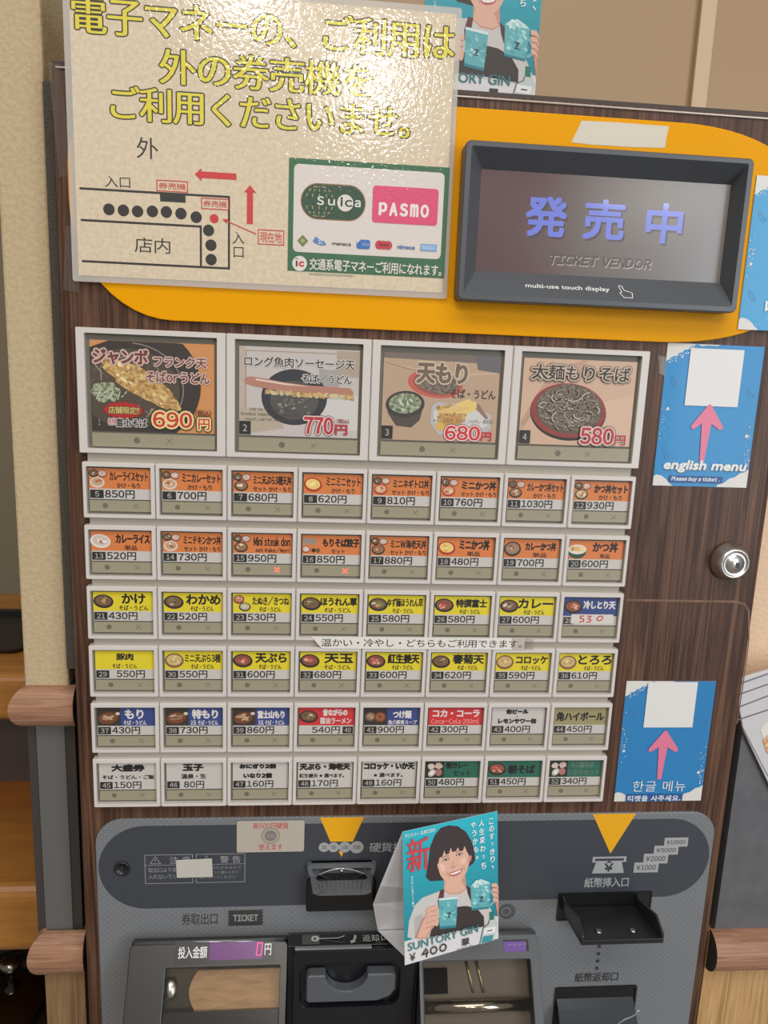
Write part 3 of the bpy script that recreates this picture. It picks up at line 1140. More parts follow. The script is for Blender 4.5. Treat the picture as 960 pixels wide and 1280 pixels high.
def price(P, s, x, y, w, h, fill, out, ow):
    P.text(s, x, y, w, h, fill, 0.03, 3, out=(96, 40, 40), ow=ow * 1.6)
    P.text(s, x, y, w, h, fill, 0.03, 3, out=out, ow=ow)


def big1():
    P = Pr(CARD_R, CARD_C)
    P.rect(8.6, 8.0, 83.6, 61.6, (206, 142, 90))
    P.poly([(8.6, 13)] + [(40 + 43 * math.cos(t), max(8.1, 37 + 41 * math.sin(t))) for t in [math.radians(q) for q in range(-116, 52, 8)]] + [(66, 69.6), (8.6, 69.6)], (62, 56, 52))

    P.line([(34 + 37 * math.cos(math.radians(q)), 40 + 31 * math.sin(math.radians(q))) for q in range(-85, 50, 9)], 0.7, (140, 134, 124))
    P.poly([(max(8.8, 34 + 34.5 * math.cos(t)), min(66, 40 + 27 * math.sin(t))) for t in [2 * math.pi * i / 40 for i in range(40)]], (86, 74, 64))
    for i in range(34):
        a = random.uniform(-1.2, 3.6); d = random.uniform(0.45, 0.95)
        x, y = max(11, 32 + 31 * d * math.cos(a)), min(62, 38 - 23 * d * math.sin(a))
        P.line([(x, y), (x + random.uniform(-5, 5), y + random.uniform(2, 7))], 0.55, random.choice([(150, 134, 116), (118, 100, 84), (176, 160, 142)]))
    P.blob(19, 43, 9.5, 6.5, CABB, 0, 18, 0.2)
    for i in range(9):
        P.line([(12 + 2.4 * i, 48 - (i % 3) * 2), (15 + 2.2 * i, 42 + (i % 2) * 3)], 0.7, (196, 200, 180))
    P.blob(42, 36, 30, 8.6, TEMP, 31, 34, 0.10)
    for i in range(26):
        t = random.uniform(-25, 25); u = random.uniform(-4.5, 4.5)
        a = math.radians(31)
        P.blob(42 + t * math.cos(a) - u * math.sin(a), 36 + t * math.sin(a) + u * math.cos(a), random.uniform(1, 2.8), random.uniform(0.7, 1.6), random.choice([(226, 200, 140), (190, 144, 84), (236, 220, 172), (200, 168, 96)]), 31, 8, 0.3)
    O, FI = (206, 178, 168), (112, 62, 56)
    P.text('ジャンボ', 10.5, 13.5, 37, 10.5, FI, 0.04, 3, out=O, ow=1.1)
    P.text('フランク天', 51, 17.5, 36, 7.0, FI, 0.02, 3, out=O, ow=0.8)
    P.text('そばorうどん', 46, 27.5, 43, 7.6, FI, 0.02, 3, out=O, ow=0.8)
    P.poly([(30 + (12.5 + 1.6 * (i % 2)) * math.cos(t), 55 + (5 + 1.2 * (i % 2)) * math.sin(t)) for i, t in enumerate([2 * math.pi * k / 40 for k in range(40)])], (176, 46, 44))
    P.text('店舗限定!!', 20, 52.5, 21, 5.0, (206, 196, 120), 0.02, 2, out=(90, 40, 30), ow=0.3)
    P.text('名代', 19.5, 60.5, 5.0, 5.0, (196, 78, 70), 0.02, out=(206, 200, 196), ow=0.4)
    P.text('富士そば', 25, 60.5, 21, 6, (44, 38, 36), 0.03, out=(206, 200, 196), ow=0.5)
    P.text('690', 50, 55, 27, 11, (196, 66, 56), 0.03, 3, out=(66, 62, 40), ow=1.9)
    P.text('690', 50, 55, 27, 11, (196, 66, 56), 0.03, 3, out=(236, 214, 150), ow=1.2)
    P.text('(税込)', 79, 53, 11, 4.4, (110, 60, 40), 0.02)
    P.text('円', 81, 59, 8, 8, (196, 66, 56), 0.03, 3, out=(66, 62, 40), ow=1.6)
    P.text('円', 81, 59, 8, 8, (196, 66, 56), 0.03, 3, out=(236, 214, 150), ow=0.9)
    P.text('1', 13.2, 61.5, 1.0, 4.2, (190, 184, 176), 0.01)
    return P


def tab(P, s):
    P.rect(8.8, 59.6, 8.0, 9.4, (48, 47, 46))
    P.text(s, 11.4, 62, 2.8, 4.8, (190, 184, 176), 0.01)


def big2():
    P = Pr(CARD_R, CARD_C)
    P.rect(8.6, 8.0, 83.6, 61.6, (196, 188, 184))
    P.rect(8.6, 10.5, 83.6, 0.8, (170, 150, 136)); P.rect(8.6, 8, 4.2, 50, (188, 172, 160)); P.rect(12.8, 10.5, 0.8, 48, (170, 140, 124))
    P.rect(76, 8.8, 16, 18, (176, 158, 142)); P.rect(64, 22, 14, 12, (164, 160, 158)); P.rect(66, 40, 26, 24, (206, 202, 200))
    P.poly([(8.8, 50), (36, 52), (40, 64), (8.8, 69.4)], (182, 168, 150))
    P.ell(47, 42, 23, 19.5, (58, 58, 64), 0, 40)
    P.ell(47, 44, 17, 13.5, (86, 84, 82), 0, 30)
    for i in range(18):
        x, y = random.uniform(34, 58), random.uniform(40, 54)
        P.blob(x, y, random.uniform(0.8, 2.4), random.uniform(0.4, 1.2), random.choice([(130, 124, 112), (108, 104, 98), (156, 150, 132)]), random.uniform(-40, 40), 7, 0.3)
    P.poly([(12, 31.5), (13, 29.3), (17, 28.6), (26, 29.6), (40, 31.8), (56, 33.4), (74, 33.8), (86, 34.2), (88.5, 37), (88, 40), (80, 40.5), (66, 39.8), (48, 39.4), (32, 37.2), (18, 35.2), (13, 33.6)], (180, 128, 110))
    P.poly([(20, 29.9), (40, 32.4), (58, 34.2), (40, 33.6), (20, 31)], (226, 206, 196))
    for i in range(30):
        x = 28 + 2.05 * i
        P.blob(x, 38.6 + (i / 30) * 2.0 + random.uniform(-0.5, 0.9), 2.0, 1.7, random.choice([TEMP, (196, 176, 134), (176, 152, 112), (206, 190, 156)]), random.uniform(-30, 30), 9, 0.3)
    P.text('ロング魚肉ソーセージ天', 12.0, 14.5, 77, 7.2, (48, 44, 44), 0.02, 3, out=(214, 208, 204), ow=0.5)
    P.text('そば/うどん', 52, 25.5, 35, 6.2, (44, 42, 42), 0.02, 3, out=(204, 200, 198), ow=0.6)
    for k, (s, x, w_) in enumerate((('Long-size fish sausage tempura', 16, 30), ('Noodles topped with fried fish', 10, 41), ('meat, carrot and pepper', 13, 36))):
        P.text(s, x, 49.6 + 3.6 * k, w_, 2.8, (96, 92, 90), 0.0)
    tab(P, '2')
    P.text('770', 54, 55, 21, 12.5, (186, 56, 66), 0.04, 3, out=(86, 40, 44), ow=1.2)
    P.text('770', 54, 55, 21, 12.5, (186, 56, 66), 0.04, 3, out=(222, 204, 200), ow=0.8)
    P.text('(税込)', 77, 56, 9, 3.2, (150, 60, 66), 0.02)
    P.text('円', 76, 60, 9, 7.6, (176, 60, 68), 0.05, 3)
    return P


def big3():
    P = Pr(CARD_R, CARD_C)
    P.rect(8.6, 8.0, 83.6, 61.6, (186, 158, 134))
    P.poly([(8.6, 8), (92, 8), (92, 14), (60, 13), (8.6, 12)], (120, 108, 100)); P.poly([(74, 8), (92, 8), (92, 20), (76, 18)], (104, 102, 104))
    P.line([(10, 15), (34, 20), (60, 22), (90, 20)], 1.0, (206, 176, 148)); P.line([(10, 15), (26, 19), (40, 22)], 0.6, (140, 114, 96))
    P.ell(46, 29, 20, 9.8, (196, 96, 84), 6, 30); P.ell(47, 28.5, 17, 8.4, (150, 90, 76), 6, 30)
    P.blob(48, 28, 15.5, 7.8, NDL, 8, 30, 0.08)
    P.poly([(11, 44), (13, 51), (19, 59.5), (30, 60.5), (36, 55), (38.5, 43)], (84, 76, 70))
    P.ell(25, 44, 14, 9.4, (66, 62, 58), -4, 30); P.ell(25, 43.4, 11.6, 7.2, CABB, -4, 26)
    for i in range(26):
        a = random.uniform(0, 6.28); d = random.uniform(0, 0.9)
        P.ell(25 + 10 * d * math.cos(a), 43 + 6 * d * math.sin(a), 1.4, 0.9, random.choice([(196, 202, 182), (150, 164, 136), (112, 128, 96)]), random.uniform(0, 90), 8)
    P.poly([(44, 45), (48, 41.5), (74, 43), (88, 50), (88, 60), (80, 66), (50, 65), (43.5, 57)], (182, 182, 184))
    P.poly([(46, 47), (74, 45.5), (86, 51), (86, 57), (78, 62), (52, 61), (46, 55)], (206, 204, 202))
    P.poly([(72, 41.5), (78, 42), (86, 52), (84, 53)], (150, 116, 96))
    P.blob(58, 50, 11, 7, TEMP, 10, 22, 0.15); P.blob(68, 44.5, 8.5, 5, (226, 198, 120), -10, 16, 0.15)
    P.blob(53, 58, 6, 4.5, (216, 176, 92), 0, 14, 0.2); P.blob(60, 55, 7, 4, (190, 146, 90), 0, 14, 0.2); P.blob(60, 47, 12, 2.0, (222, 186, 124), -8, 14, 0.1)
    P.text('天もり', 32, 14, 37, 15, (116, 98, 82), 0.045, 3, out=(206, 186, 166), ow=1.0)
    P.text('そば・うどん', 57, 32, 33, 6.4, (70, 58, 50), 0.02, 3)
    P.text('※天ぷら(なす、ちくわ、いんげん・海老天)', 46, 53, 43, 3.2, (86, 70, 56), 0.0)
    tab(P, '3')
    P.text('680', 54.5, 58, 26, 10.5, (206, 58, 66), 0.04, 3, out=(120, 50, 50), ow=1.3)
    P.text('680', 54.5, 58, 26, 10.5, (206, 58, 66), 0.04, 3, out=(232, 214, 210), ow=0.8)
    P.text('円', 81, 62, 8, 6.6, (196, 60, 66), 0.05, 3)
    return P


def big4():
    P = Pr(CARD_R, CARD_C)
    P.rect(8.6, 8.0, 83.6, 61.6, (206, 172, 148))
    P.poly([(28, 18), (52, 8.2), (56, 8.2), (30, 32), (10, 60), (8.8, 54)], (190, 154, 130)); P.line([(10, 56), (30, 31), (54, 12)], 0.7, (168, 134, 112))
    P.poly([(60, 40), (92, 32), (92, 69), (64, 69)], (212, 180, 156))
    P.ell(44, 45.8, 28.5, 20.5, (50, 42, 40), 5, 44); P.ell(44, 44.6, 28.0, 19.6, (148, 62, 56), 5, 44)
    P.ell(44.5, 43.6, 25, 17.6, (96, 84, 74), 5, 40)
    P.blob(44.5, 42.5, 24, 16.8, NDL, 5, 40, 0.05)
    for i in range(90):
        a = random.uniform(0, 6.28); d = math.sqrt(random.uniform(0, 0.72))
        x, y = 44.5 + 23 * d * math.cos(a), 42.5 + 15.5 * d * math.sin(a)
        r0 = random.uniform(2.5, 6); t0 = random.uniform(0, 6.28)
        arc = [(x + r0 * math.cos(t0 + q), y + 0.7 * r0 * math.sin(t0 + q)) for q in [0.28 * j for j in range(8)]]
        arc = [(u, v) for u, v in arc if ((u - 44.5) / 25.5) ** 2 + ((v - 42.5) / 18) ** 2 < 1]
        if len(arc) > 2:
            P.line(arc, 1.9, (78, 67, 59))
            P.line(arc, 1.25, random.choice([(160, 146, 130), (144, 130, 115), (130, 116, 102), (174, 161, 146)]))
    P.text('太麺もりそば', 14.5, 12, 73, 11, (52, 50, 48), 0.02, 3, out=(66, 64, 60), ow=1.3)
    P.text('太麺もりそば', 14.5, 12, 73, 11, (52, 50, 48), 0.02, 3, out=(200, 178, 158), ow=0.9)
    tab(P, '4')
    P.text('580', 54, 56, 25.5, 12.5, (180, 62, 72), 0.035, 3, out=(70, 40, 40), ow=1.5)
    P.text('580', 54, 56, 25.5, 12.5, (180, 62, 72), 0.035, 3, out=(222, 198, 186), ow=1.0)
    P.text('円', 80, 61, 8.5, 7.5, (170, 60, 70), 0.04, 3, out=(222, 198, 186), ow=0.4)
    return P


firstb = None
for c, (fn, nm) in enumerate(((big1, 'ジャンボフランク天そば 690円'), (big2, 'ロング魚肉ソーセージ天 770円'), (big3, '天もり 680円'), (big4, '太麺もりそば 580円'))):
    loc = (-0.0011 + c * 0.10054, 0.0, Zc(91.4))
    if firstb is None:
        o = firstb = link('photo_button', BIG, TM, loc)
    else:
        o = firstb.copy()
        COL.objects.link(o)
        o.location = Vector(loc) - TM.location
    o['label'] = 'large white photo button %d, %s' % (c + 1, nm)
    card = fn().build('photo_card', o, (loc[0], loc[1] + 0.0024, loc[2]))
    card['label'] = 'food photo card %s' % nm
    if c == 0:
        P = Pr(0.4, 0.2)
        cstrip(P)
        bs = P.build('status_strip', o, (loc[0], loc[1] + 0.0022, loc[2]))
    else:
        q = bs.copy(); q.parent = o; COL.objects.link(q)
# ------------------------------------------------------------------ grey control panel
M_PANEL = dotted('silver_panel_print', (118, 121, 125), (138, 141, 145), 0.0050, 0.11, 0.38)
b = MB(); b.prism(rrect(-0.0010, 0.5005, Zc(-640), Zc(-278.5), [0.02, 0.02, 0.021, 0.021], 8), YP, YW + 0.001)
cp = b.build('control_panel', M_PANEL, TM, (-0.001, YP, Zc(-278.5)), bevel=0.0006)
tag(cp, 'silver grey control panel with small pale dots')
DARK = (64, 68, 76)
PG = (166, 168, 170)
# printing on the panel: mm from the panel's top left corner
ox, oz = -0.0010, Zc(-278.5)


def pm(px, py, Y=YP):
    x, z = XZ(px, py, Y)
    return (x - ox) * 1000, (oz - z) * 1000


P = Pr(0.38)
P.rr(1.8, 5.6, 497.6, 72.8, 36.2, DARK)
M_TRI = mat((236, 172, 20), 0.4)
x0, x1 = pm(400, 1023)[0], pm(455, 1023)[0]
P.poly([(x0, 0.4), (x1, 0.4), (pm(441, 1052)[0], pm(441, 1052)[1]), (pm(413, 1052)[0], pm(413, 1052)[1])], M_TRI)
P.poly([(pm(423, 1064)[0], pm(423, 1064)[1]), (pm(430, 1064)[0], pm(430, 1064)[1]), pm(427, 1071)], M_TRI)
x0, x1 = pm(741, 1018)[0], pm(795, 1018)[0]
P.poly([(x0, 0.4), (x1, 0.4), pm(763, 1067)], M_TRI)
for k, (px, s, r) in enumerate(((405, '10', 4.2), (417, '50', 4.4), (431, '100', 4.8), (446, '500', 5.4))):
    cx, cy = pm(px, 1059)
    P.ell(cx, cy, r, r, PG, 0, 24)
    P.text(s, cx - 0.95 * len(s), cy - 1.7, 1.9 * len(s), 3.4, (84, 86, 92), 0.03)
x, y = pm(462, 1052); P.text('硬貨投入口', x, y + 1, 46, 8.4, PG, 0.01)
# caution box
x, y = pm(181, 1069); x2, y2 = pm(306, 1102)
mid = pm(243, 1080)[0]
for xa, xb in ((x, mid - 1.4), (mid + 1.4, x2)):
    P.box(xa, y, xb - xa, y2 - y, 0.5, (150, 152, 156))
    P.line([(xa, y + 9), (xb, y + 9)], 0.4, (150, 152, 156))
    P.line([(xa + 4, y + 7.6), (xa + 8, y + 1.4), (xa + 12, y + 7.6), (xa + 4, y + 7.6)], 0.5, (150, 152, 156))
    P.line([(xa + 8, y + 3.4), (xa + 8, y + 5.6)], 0.6, (150, 152, 156))
P.text('注 意', x + 19, y + 1.6, 16, 6.4, (150, 152, 156), 0.01)
P.text('警 告', mid + 20, y + 1.6, 16, 6.4, (150, 152, 156), 0.01)
P.text('取出口より奥に手を', x + 2.5, y + 11, 33, 4.2, (150, 152, 156), 0.0)
P.text('入れないでください', x + 2.5, y + 17, 33, 4.2, (150, 152, 156), 0.0)
for k, s in enumerate(('感電の恐れがあるので', '水をかけたり濡れた手で', '触らないでください')):
    P.text(s, mid + 3.5, y + 10.6 + 4.2 * k, 33 - 2 * k, 2.9, (140, 142, 146), 0.0)
# bill printing
x, y = pm(741, 1071); x2, y2 = pm(781, 1090)
P.rect(x, y, x2 - x, 5.2, PG); P.rect(x + 2, y + 1.7, x2 - x - 4, 2.2, DARK)
P.poly([(x + 3.6, y + 3.9), (x + 25, y + 3.9), (x + 28, y + 15.4), (x + 0.6, y + 15.4)], PG)
P.text('¥', x + 10.5, y + 6.2, 8, 7.8, DARK, 0.05); P.poly([(x + 11.5, y + 5.8), (x + 17.5, y + 5.8), (x + 14.5, y + 3.6)], DARK)
xa, ya = pm(731, 1097); xb, yb2 = pm(785, 1109)
P.text('紙幣挿入口', xa, ya, xb - xa, yb2 - ya - 0.5, PG, 0.015)
for s, (p, q) in (('¥10000', ((831, 1047), (859, 1058))), ('¥5000', ((818, 1057), (847, 1068))), ('¥2000', ((805, 1067), (834, 1079))), ('¥1000', ((793, 1078), (822, 1090)))):
    xa, ya = pm(*p); xb, yb2 = pm(*q)
    P.rect(xa, ya, xb - xa, yb2 - ya, PG)
    P.text(s, xa + 2, ya + 2.2, xb - xa - 4, yb2 - ya - 4.4, (78, 80, 86), 0.03)
# dark lettering on the silver ground
DKP = (62, 62, 62)
xa, ya = pm(227, 1142); xb, yb2 = pm(272, 1155)
P.text('券取出口', xa, ya, xb - xa, yb2 - ya, DKP, 0.0)
xa, ya = pm(285, 1138); xb, yb2 = pm(329, 1156)
P.rect(xa, ya, xb - xa, yb2 - ya, DKP)
for k in range(5):
    for q in (xa, xb):
        P.ell(q, ya + 1.4 + k * (yb2 - ya - 2.8) / 4, 0.9, 0.9, M_PANEL, 0, 8)
P.text('TICKET', xa + 4, ya + 3.8, xb - xa - 8, yb2 - ya - 7.6, (146, 146, 146), 0.05)
for q in ((749, 1183), (748, 1192), (747, 1201), (746, 1210)):
    P.ell(*pm(*q), 1.6, 1.6, (58, 60, 64), 0, 14)
xa, ya = pm(719, 1216); xb, yb2 = pm(772, 1226)
P.text('紙幣返却口', xa, ya, xb - xa, yb2 - ya, (58, 60, 64), 0.012)
cx, cy = pm(634, 1139)
P.ell(cx, cy, 7, 7, (84, 86, 90), 0, 24); P.ell(cx - 1, cy, 4.2, 4.2, (120, 122, 124), 0, 20); P.ell(cx - 1, cy, 3, 3, (84, 86, 90), 0, 20)
pr_o = P.build('panel_print', cp, (ox, YP, oz))
tag(pr_o, 'dark band with yellow pointers and grey lettering')

# key switch
kx, kz = XZ(153, 1085, YP)
b = MB(); b.lathe([(0.0060, YP - 0.0005), (0.0060, YP - 0.0014), (0.0046, YP - 0.0018), (0.0044, YP - 0.0008), (0.0001, YP - 0.0008)], (kx, 0, kz), 'y', 28)
ks = b.build('key_switch', mat((34, 35, 38), 0.3), cp, (kx, YP, kz))
b = MB(); b.prism(rrect(kx - 0.0007, kx + 0.0007, kz - 0.0028, kz + 0.0028, 0.0006, 3), YP - 0.0014, YP - 0.0009)
b.build('key_slot', mat((92, 92, 94), 0.3, 0.8), ks, (kx, YP - 0.001, kz))

# coin slot: a chute cup standing out of the panel
c0, c1 = XZ(383, 1079, YP - 0.002), XZ(471, 1079, YP - 0.002)
cx0, cx1, cz1 = c0[0], c1[0], c0[1]
_, cz0 = XZ(427, 1117, -0.018)
yF = -0.020
M_CUP = mat((104, 108, 114), 0.22, 0.3, 0.4)
b = MB()
n = 8
prof = lambda z0, z1, ins: rrect(cx0 + ins, cx1 - ins, z0, z1, [0.011, 0.011, 0.002, 0.002], 5)
b.loops([[(x, YP - 0.0004, z) for x, z in prof(cz0 - 0.012, cz1, 0.0)],
         [(x, YP - 0.003, z) for x, z in prof(cz0 - 0.012, cz1 - 0.0004, 0.0006)],
         [(x, yF if z < (cz0 + cz1) / 2 - 0.004 else YP - 0.004 - max(0, (cz1 - z)) * 0.35, z) for x, z in prof(cz0, cz1 - 0.001, 0.0010)],
         [(x, yF if z < (cz0 + cz1) / 2 - 0.004 else YP - 0.004 - max(0, (cz1 - z)) * 0.35, z) for x, z in prof(cz0 + 0.0022, cz1 - 0.003, 0.0034)],
         [(x, YP - 0.0015, z) for x, z in prof(cz0 + 0.003, cz1 - 0.004, 0.0042)]], 0, False, True)
cs = b.build('coin_slot', M_CUP, TM, (cx0, YP, cz0))
tag(cs, 'grey coin chute cup')
# arch, dark slot, ribbed clear insert, black underside
xm = (cx0 + cx1) / 2
zt = cz1 - 0.0032
ya_ = YP - 0.0022                            # back of the cup
M_CLR = mat((128, 136, 142), 0.15, 0.2, 0.5)
b = MB()
arch = [(cx0 + 0.0056 + (cx1 - cx0 - 0.0112) * i / 18, zt - 0.0080 + 0.0074 * math.sin(math.pi * i / 18)) for i in range(19)]
b.prism(arch, ya_ - 0.0016, ya_ + 0.0005)
b.build('arch_plate', mat((92, 96, 100), 0.25, 0.4), cs, (xm, ya_, zt), bevel=0.0003)
b = MB(); b.tube([(x, ya_ - 0.0018, z) for x, z in arch], 0.0006, 8)
b.build('arch_rim', mat((196, 200, 204), 0.15, 0.7), cs, (xm, ya_, zt))
b = MB(); b.box(xm - 0.0125, xm + 0.0125, ya_ - 0.0024, ya_ - 0.0015, zt - 0.0082, zt - 0.0046)
b.build('slot_mouth', M_BLACK, cs, (xm, ya_, zt))
b = MB(); b.lathe([(0.0013, ya_ - 0.0012), (0.0013, ya_ - 0.0022), (0.0006, ya_ - 0.0028), (0.0001, ya_ - 0.0029)], (xm, 0, zt - 0.0028), 'y', 14)
b.build('screw', chrome, cs, (xm, ya_, zt))
# sloping ribbed ramp from the slot out to the lip
pa, pb = (ya_ - 0.0012, zt - 0.0083), (yF + 0.0030, cz0 + 0.0016)
b = MB()
b.loops([[(cx0 + 0.0046, pa[0], pa[1]), (cx1 - 0.0046, pa[0], pa[1]), (cx1 - 0.0046, pa[0], pa[1] - 0.001), (cx0 + 0.0046, pa[0], pa[1] - 0.001)],
         [(cx0 + 0.0075, pb[0], pb[1]), (cx1 - 0.0075, pb[0], pb[1]), (cx1 - 0.0075, pb[0], pb[1] - 0.001), (cx0 + 0.0075, pb[0], pb[1] - 0.001)]], 0, True, True)
b.build('coin_ramp', mat((108, 115, 122), 0.2, 0.2, 0.4), cs, (xm, yF, cz0))
for i in range(13):
    t = i / 12
    xa = cx0 + 0.0060 + t * (cx1 - cx0 - 0.012)
    xb = cx0 + 0.0090 + t * (cx1 - cx0 - 0.018)
    s0 = 0.10 + 0.10 * (i % 2)
    ps = []
    for q in (s0, 0.97):
        ps.append((xa + (xb - xa) * q, pa[0] + (pb[0] - pa[0]) * q, pa[1] + (pb[1] - pa[1]) * q))
    b = MB()
    b.loops([[(p[0] - 0.0006, p[1], p[2]), (p[0] - 0.0003, p[1] - 0.0006, p[2] + 0.0014), (p[0] + 0.0003, p[1] - 0.0006, p[2] + 0.0014), (p[0] + 0.0006, p[1], p[2])] for p in ps], 0, True, True)
    b.build('guide_fin', M_CLR, cs, ps[0])
b = MB()
_, zu = XZ(427, 1135, YP - 0.006)
b.prism(rrect(cx0 + 0.0004, cx1 - 0.0004, zu, cz0 + 0.004, [0.002, 0.002, 0.006, 0.006], 4), YP - 0.010, YP - 0.0002)
b.build('cup_underside', M_BLACKG, cs, (xm, YP, zu), bevel=0.001)

# bill inlet: black well and a tray standing out of it
hx0, hz1 = XZ(698, 1116, YP); hx1, _ = XZ(815, 1114, YP); hz0 = XZ(697, 1150, YP)[1]
M_TRAY = mat((34, 35, 38), 0.3)
b = MB()
b.ring(rrect(hx0, hx1, hz0, hz1, 0.001, 2), rrect(hx0 + 0.001, hx1 - 0.001, hz0 + 0.001, hz1 - 0.001, 0.0008, 2), YP - 0.0012, YP - 0.0001)
b.box(hx0 + 0.0008, hx1 - 0.0008, YP - 0.0006, YP - 0.0002, hz0 + 0.0008, hz1 - 0.0008)
bi = b.build('bill_inlet', M_BLACK, TM, (hx0, YP, hz0))
tag(bi, 'black banknote inlet')
# tray edges solved on their own lines of sight
ytip = -0.046
(tx0, tz0), (tx1, tz1) = XZ(727, 1176, ytip), XZ(830, 1173, ytip)
tz0 = (tz0 + tz1) / 2
ix0, ix1 = XZ(714, 1117, YP)[0] + 0.001, XZ(806, 1117, YP)[0] - 0.001
bx0, bx1 = (tx0 + ix0) / 2, (tx1 + ix1) / 2
bx0, bx1 = tx0, tx1
zback = XZ(760, 1131, YP)[1]
b = MB()
th = 0.0022
b.loops([[(bx0, YP - 0.001, zback), (bx1, YP - 0.001, zback), (bx1, YP - 0.001, zback - th), (bx0, YP - 0.001, zback - th)],
         [(bx0, ytip, tz0), (bx1, ytip, tz0), (bx1, ytip, tz0 - 0.0042), (bx0, ytip, tz0 - 0.0042)]], 0, True, True)
tf = b.build('bill_tray', M_TRAY, bi, (bx0, YP, zback), bevel=0.0005)
for xa in (bx0, bx1 - 0.002):
    b = MB()
    pl = [(YP - 0.001, zback), (YP - 0.001, hz1 - 0.002), (-0.004, hz1 - 0.003), (-0.032, tz0 + 0.010), (ytip, tz0 + 0.0035), (ytip, tz0)]
    b.loops([[(xa, y, z) for y, z in pl], [(xa + 0.002, y, z) for y, z in pl]], 0, True, True)
    b.build('side_guard', mat((44, 45, 48), 0.22), bi, (xa, YP, zback), bevel=0.0004)
for xa in (bx0 + 0.018, bx1 - 0.020):
    b = MB()
    b.lathe([(0.0030, 0.0), (0.0030, 0.0005), (0.0022, 0.0013), (0.0008, 0.0016), (0.0001, 0.0016)], (xa, ytip + 0.012, tz0 + (zback - tz0) * 12 / 50), 'z', 18)
    b.build('rivet', mat((150, 150, 152), 0.25, 1.0), bi, (xa, ytip + 0.012, tz0))

# bill return: dark well with a smoked scoop
rx0, rz1 = XZ(694, 1234, YP); rx1, _ = XZ(796, 1231, YP)
b = MB()
b.ring(rrect(rx0, rx1, Zc(-560), rz1, 0.0015, 3), rrect(rx0 + 0.0015, rx1 - 0.0015, Zc(-558), rz1 - 0.0015, 0.001, 3), YP - 0.0016, YP - 0.0001)
b.box(rx0 + 0.001, rx1 - 0.001, YP - 0.0006, YP - 0.0002, Zc(-559), rz1 - 0.001)
br = b.build('bill_return', M_BLACK, TM, (rx0, YP, rz1))
n = 10
rings = []
for k in range(n + 1):
    t = k / n
    y = YP - 0.001 - 0.036 * math.sin(t * math.pi / 2)
    z = rz1 - 0.011 - 0.055 * t
    rings.append([(rx0 + 0.002, y, z), (rx1 - 0.003, y, z), (rx1 - 0.003, y + 0.002, z), (rx0 + 0.002, y + 0.002, z)])
b = MB(); b.loops(rings, 0, True, True)
sc_ = b.build('return_scoop', mat((58, 62, 68), 0.15, 0.0, 0.5), br, (rx0, YP, rz1))
yS = YP - 0.030
b = MB()
cur = [XZ(q, w_, yS) for q, w_ in ((766, 1281), (772, 1275), (780, 1270), (788, 1267), (794, 1263), (797, 1258))]
b.tube([(x, yS - 0.003, z) for x, z in cur], 0.0005, 8)
b.build('scoop_edge', mat((168, 172, 176), 0.2, 0.4), sc_, (cur[0][0], yS, cur[0][1]))

# ---- return lever block
M_BLK = mat((24, 26, 31), 0.25)
lbx0, lbx1 = 0.1492, 0.2535
b = MB()
zA, zB, zC = XZ(430, 1164, YP)[1], XZ(430, 1167, -0.003)[1], XZ(430, 1181, -0.0175)[1]
pl = [(YP - 0.0001, zA), (-0.003, zB), (-0.0175, zC), (-0.0178, zC - 0.0006), (-0.0160, zC - 0.003), (-0.0160, Zc(-640)), (YP - 0.0001, Zc(-640))]
b.loops([[(lbx0, y, z) for y, z in pl], [(lbx1, y, z) for y, z in pl]], 0, True, True)
lb = b.build('return_lever_housing', M_BLK, TM, (lbx0, YP, Zc(-362)), bevel=0.0015)
yl = -0.0190
l0, l1 = XZ(380, 1206, yl), XZ(497, 1206, yl)
lz0 = XZ(430, 1252, yl)[1]
b = MB()
b.ring(rrect(lbx0 + 0.0045, lbx1 - 0.003, Zc(-640), zC - 0.0012, 0.005, 5), rrect(l0[0] - 0.003, l1[0] + 0.002, lz0 - 0.003, l0[1] + 0.002, 0.010, 5), -0.0215, -0.0155)
b.build('front_cover', M_BLK, lb, (lbx0, yl, Zc(-385)), bevel=0.0012)
b = MB(); zE = zC - 0.0006
b.box(lbx0 + 0.0055, lbx0 + 0.066, -0.0205, -0.0165, zE - 0.0014, zE)
b.build('cover_edge_highlight', mat((176, 178, 180), 0.25, 0.6), lb, (lbx0, -0.02, Zc(-381)), bevel=0.0006)  # silver bar added as the bright highlight on the cover's top edge
lx0, lzt = XZ(383, 1217, yl - 0.004); lx1, _ = XZ(494, 1225, yl - 0.004)
lzb = XZ(430, 1249, yl - 0.004)[1]
nx = XZ(433, 1217, yl - 0.004)[0]; nr = 0.0165
pts = [(lx0 + 0.002, lzb), (lx1 - 0.014, lzb), (lx1 - 0.004, lzb + 0.004), (lx1, lzb + 0.010), (lx1, lzt - 0.002), (lx1 - 0.002, lzt)]
pts += [(nx + nr * math.cos(t), lzt - 0.9 * nr * math.sin(t)) for t in [math.radians(q) for q in range(0, 181, 15)]]
pts += [(lx0 + 0.002, lzt), (lx0, lzt - 0.002), (lx0, lzb + 0.002)]
b = MB(); b.prism(pts, yl - 0.007, -0.0161)
lv = b.build('return_lever', mat((86, 90, 96), 0.2, 0, 0.3), lb, (lx0, yl, lzb), bevel=0.0016, segs=3)
P = Pr(0.4)
P.rect(15, 0.8, 14, 11.4, (84, 86, 84))
P.ell(27.4 - 2, 5.4, 3.2, 3.2, (206, 206, 204), 0, 20); P.ell(27.4 - 2, 5.4, 1.6, 1.6, (60, 60, 60), 0, 14); P.line([(25.4, 5.4), (28.6, 5.4)], 0.9, (206, 206, 204))
P.line([(28.4, 5.4), (44, 5.4), (49, 3.0)], 1.0, (186, 182, 176)); P.line([(30, 6.4), (46, 10.6), (49, 10.4)], 0.4, (110, 108, 106))
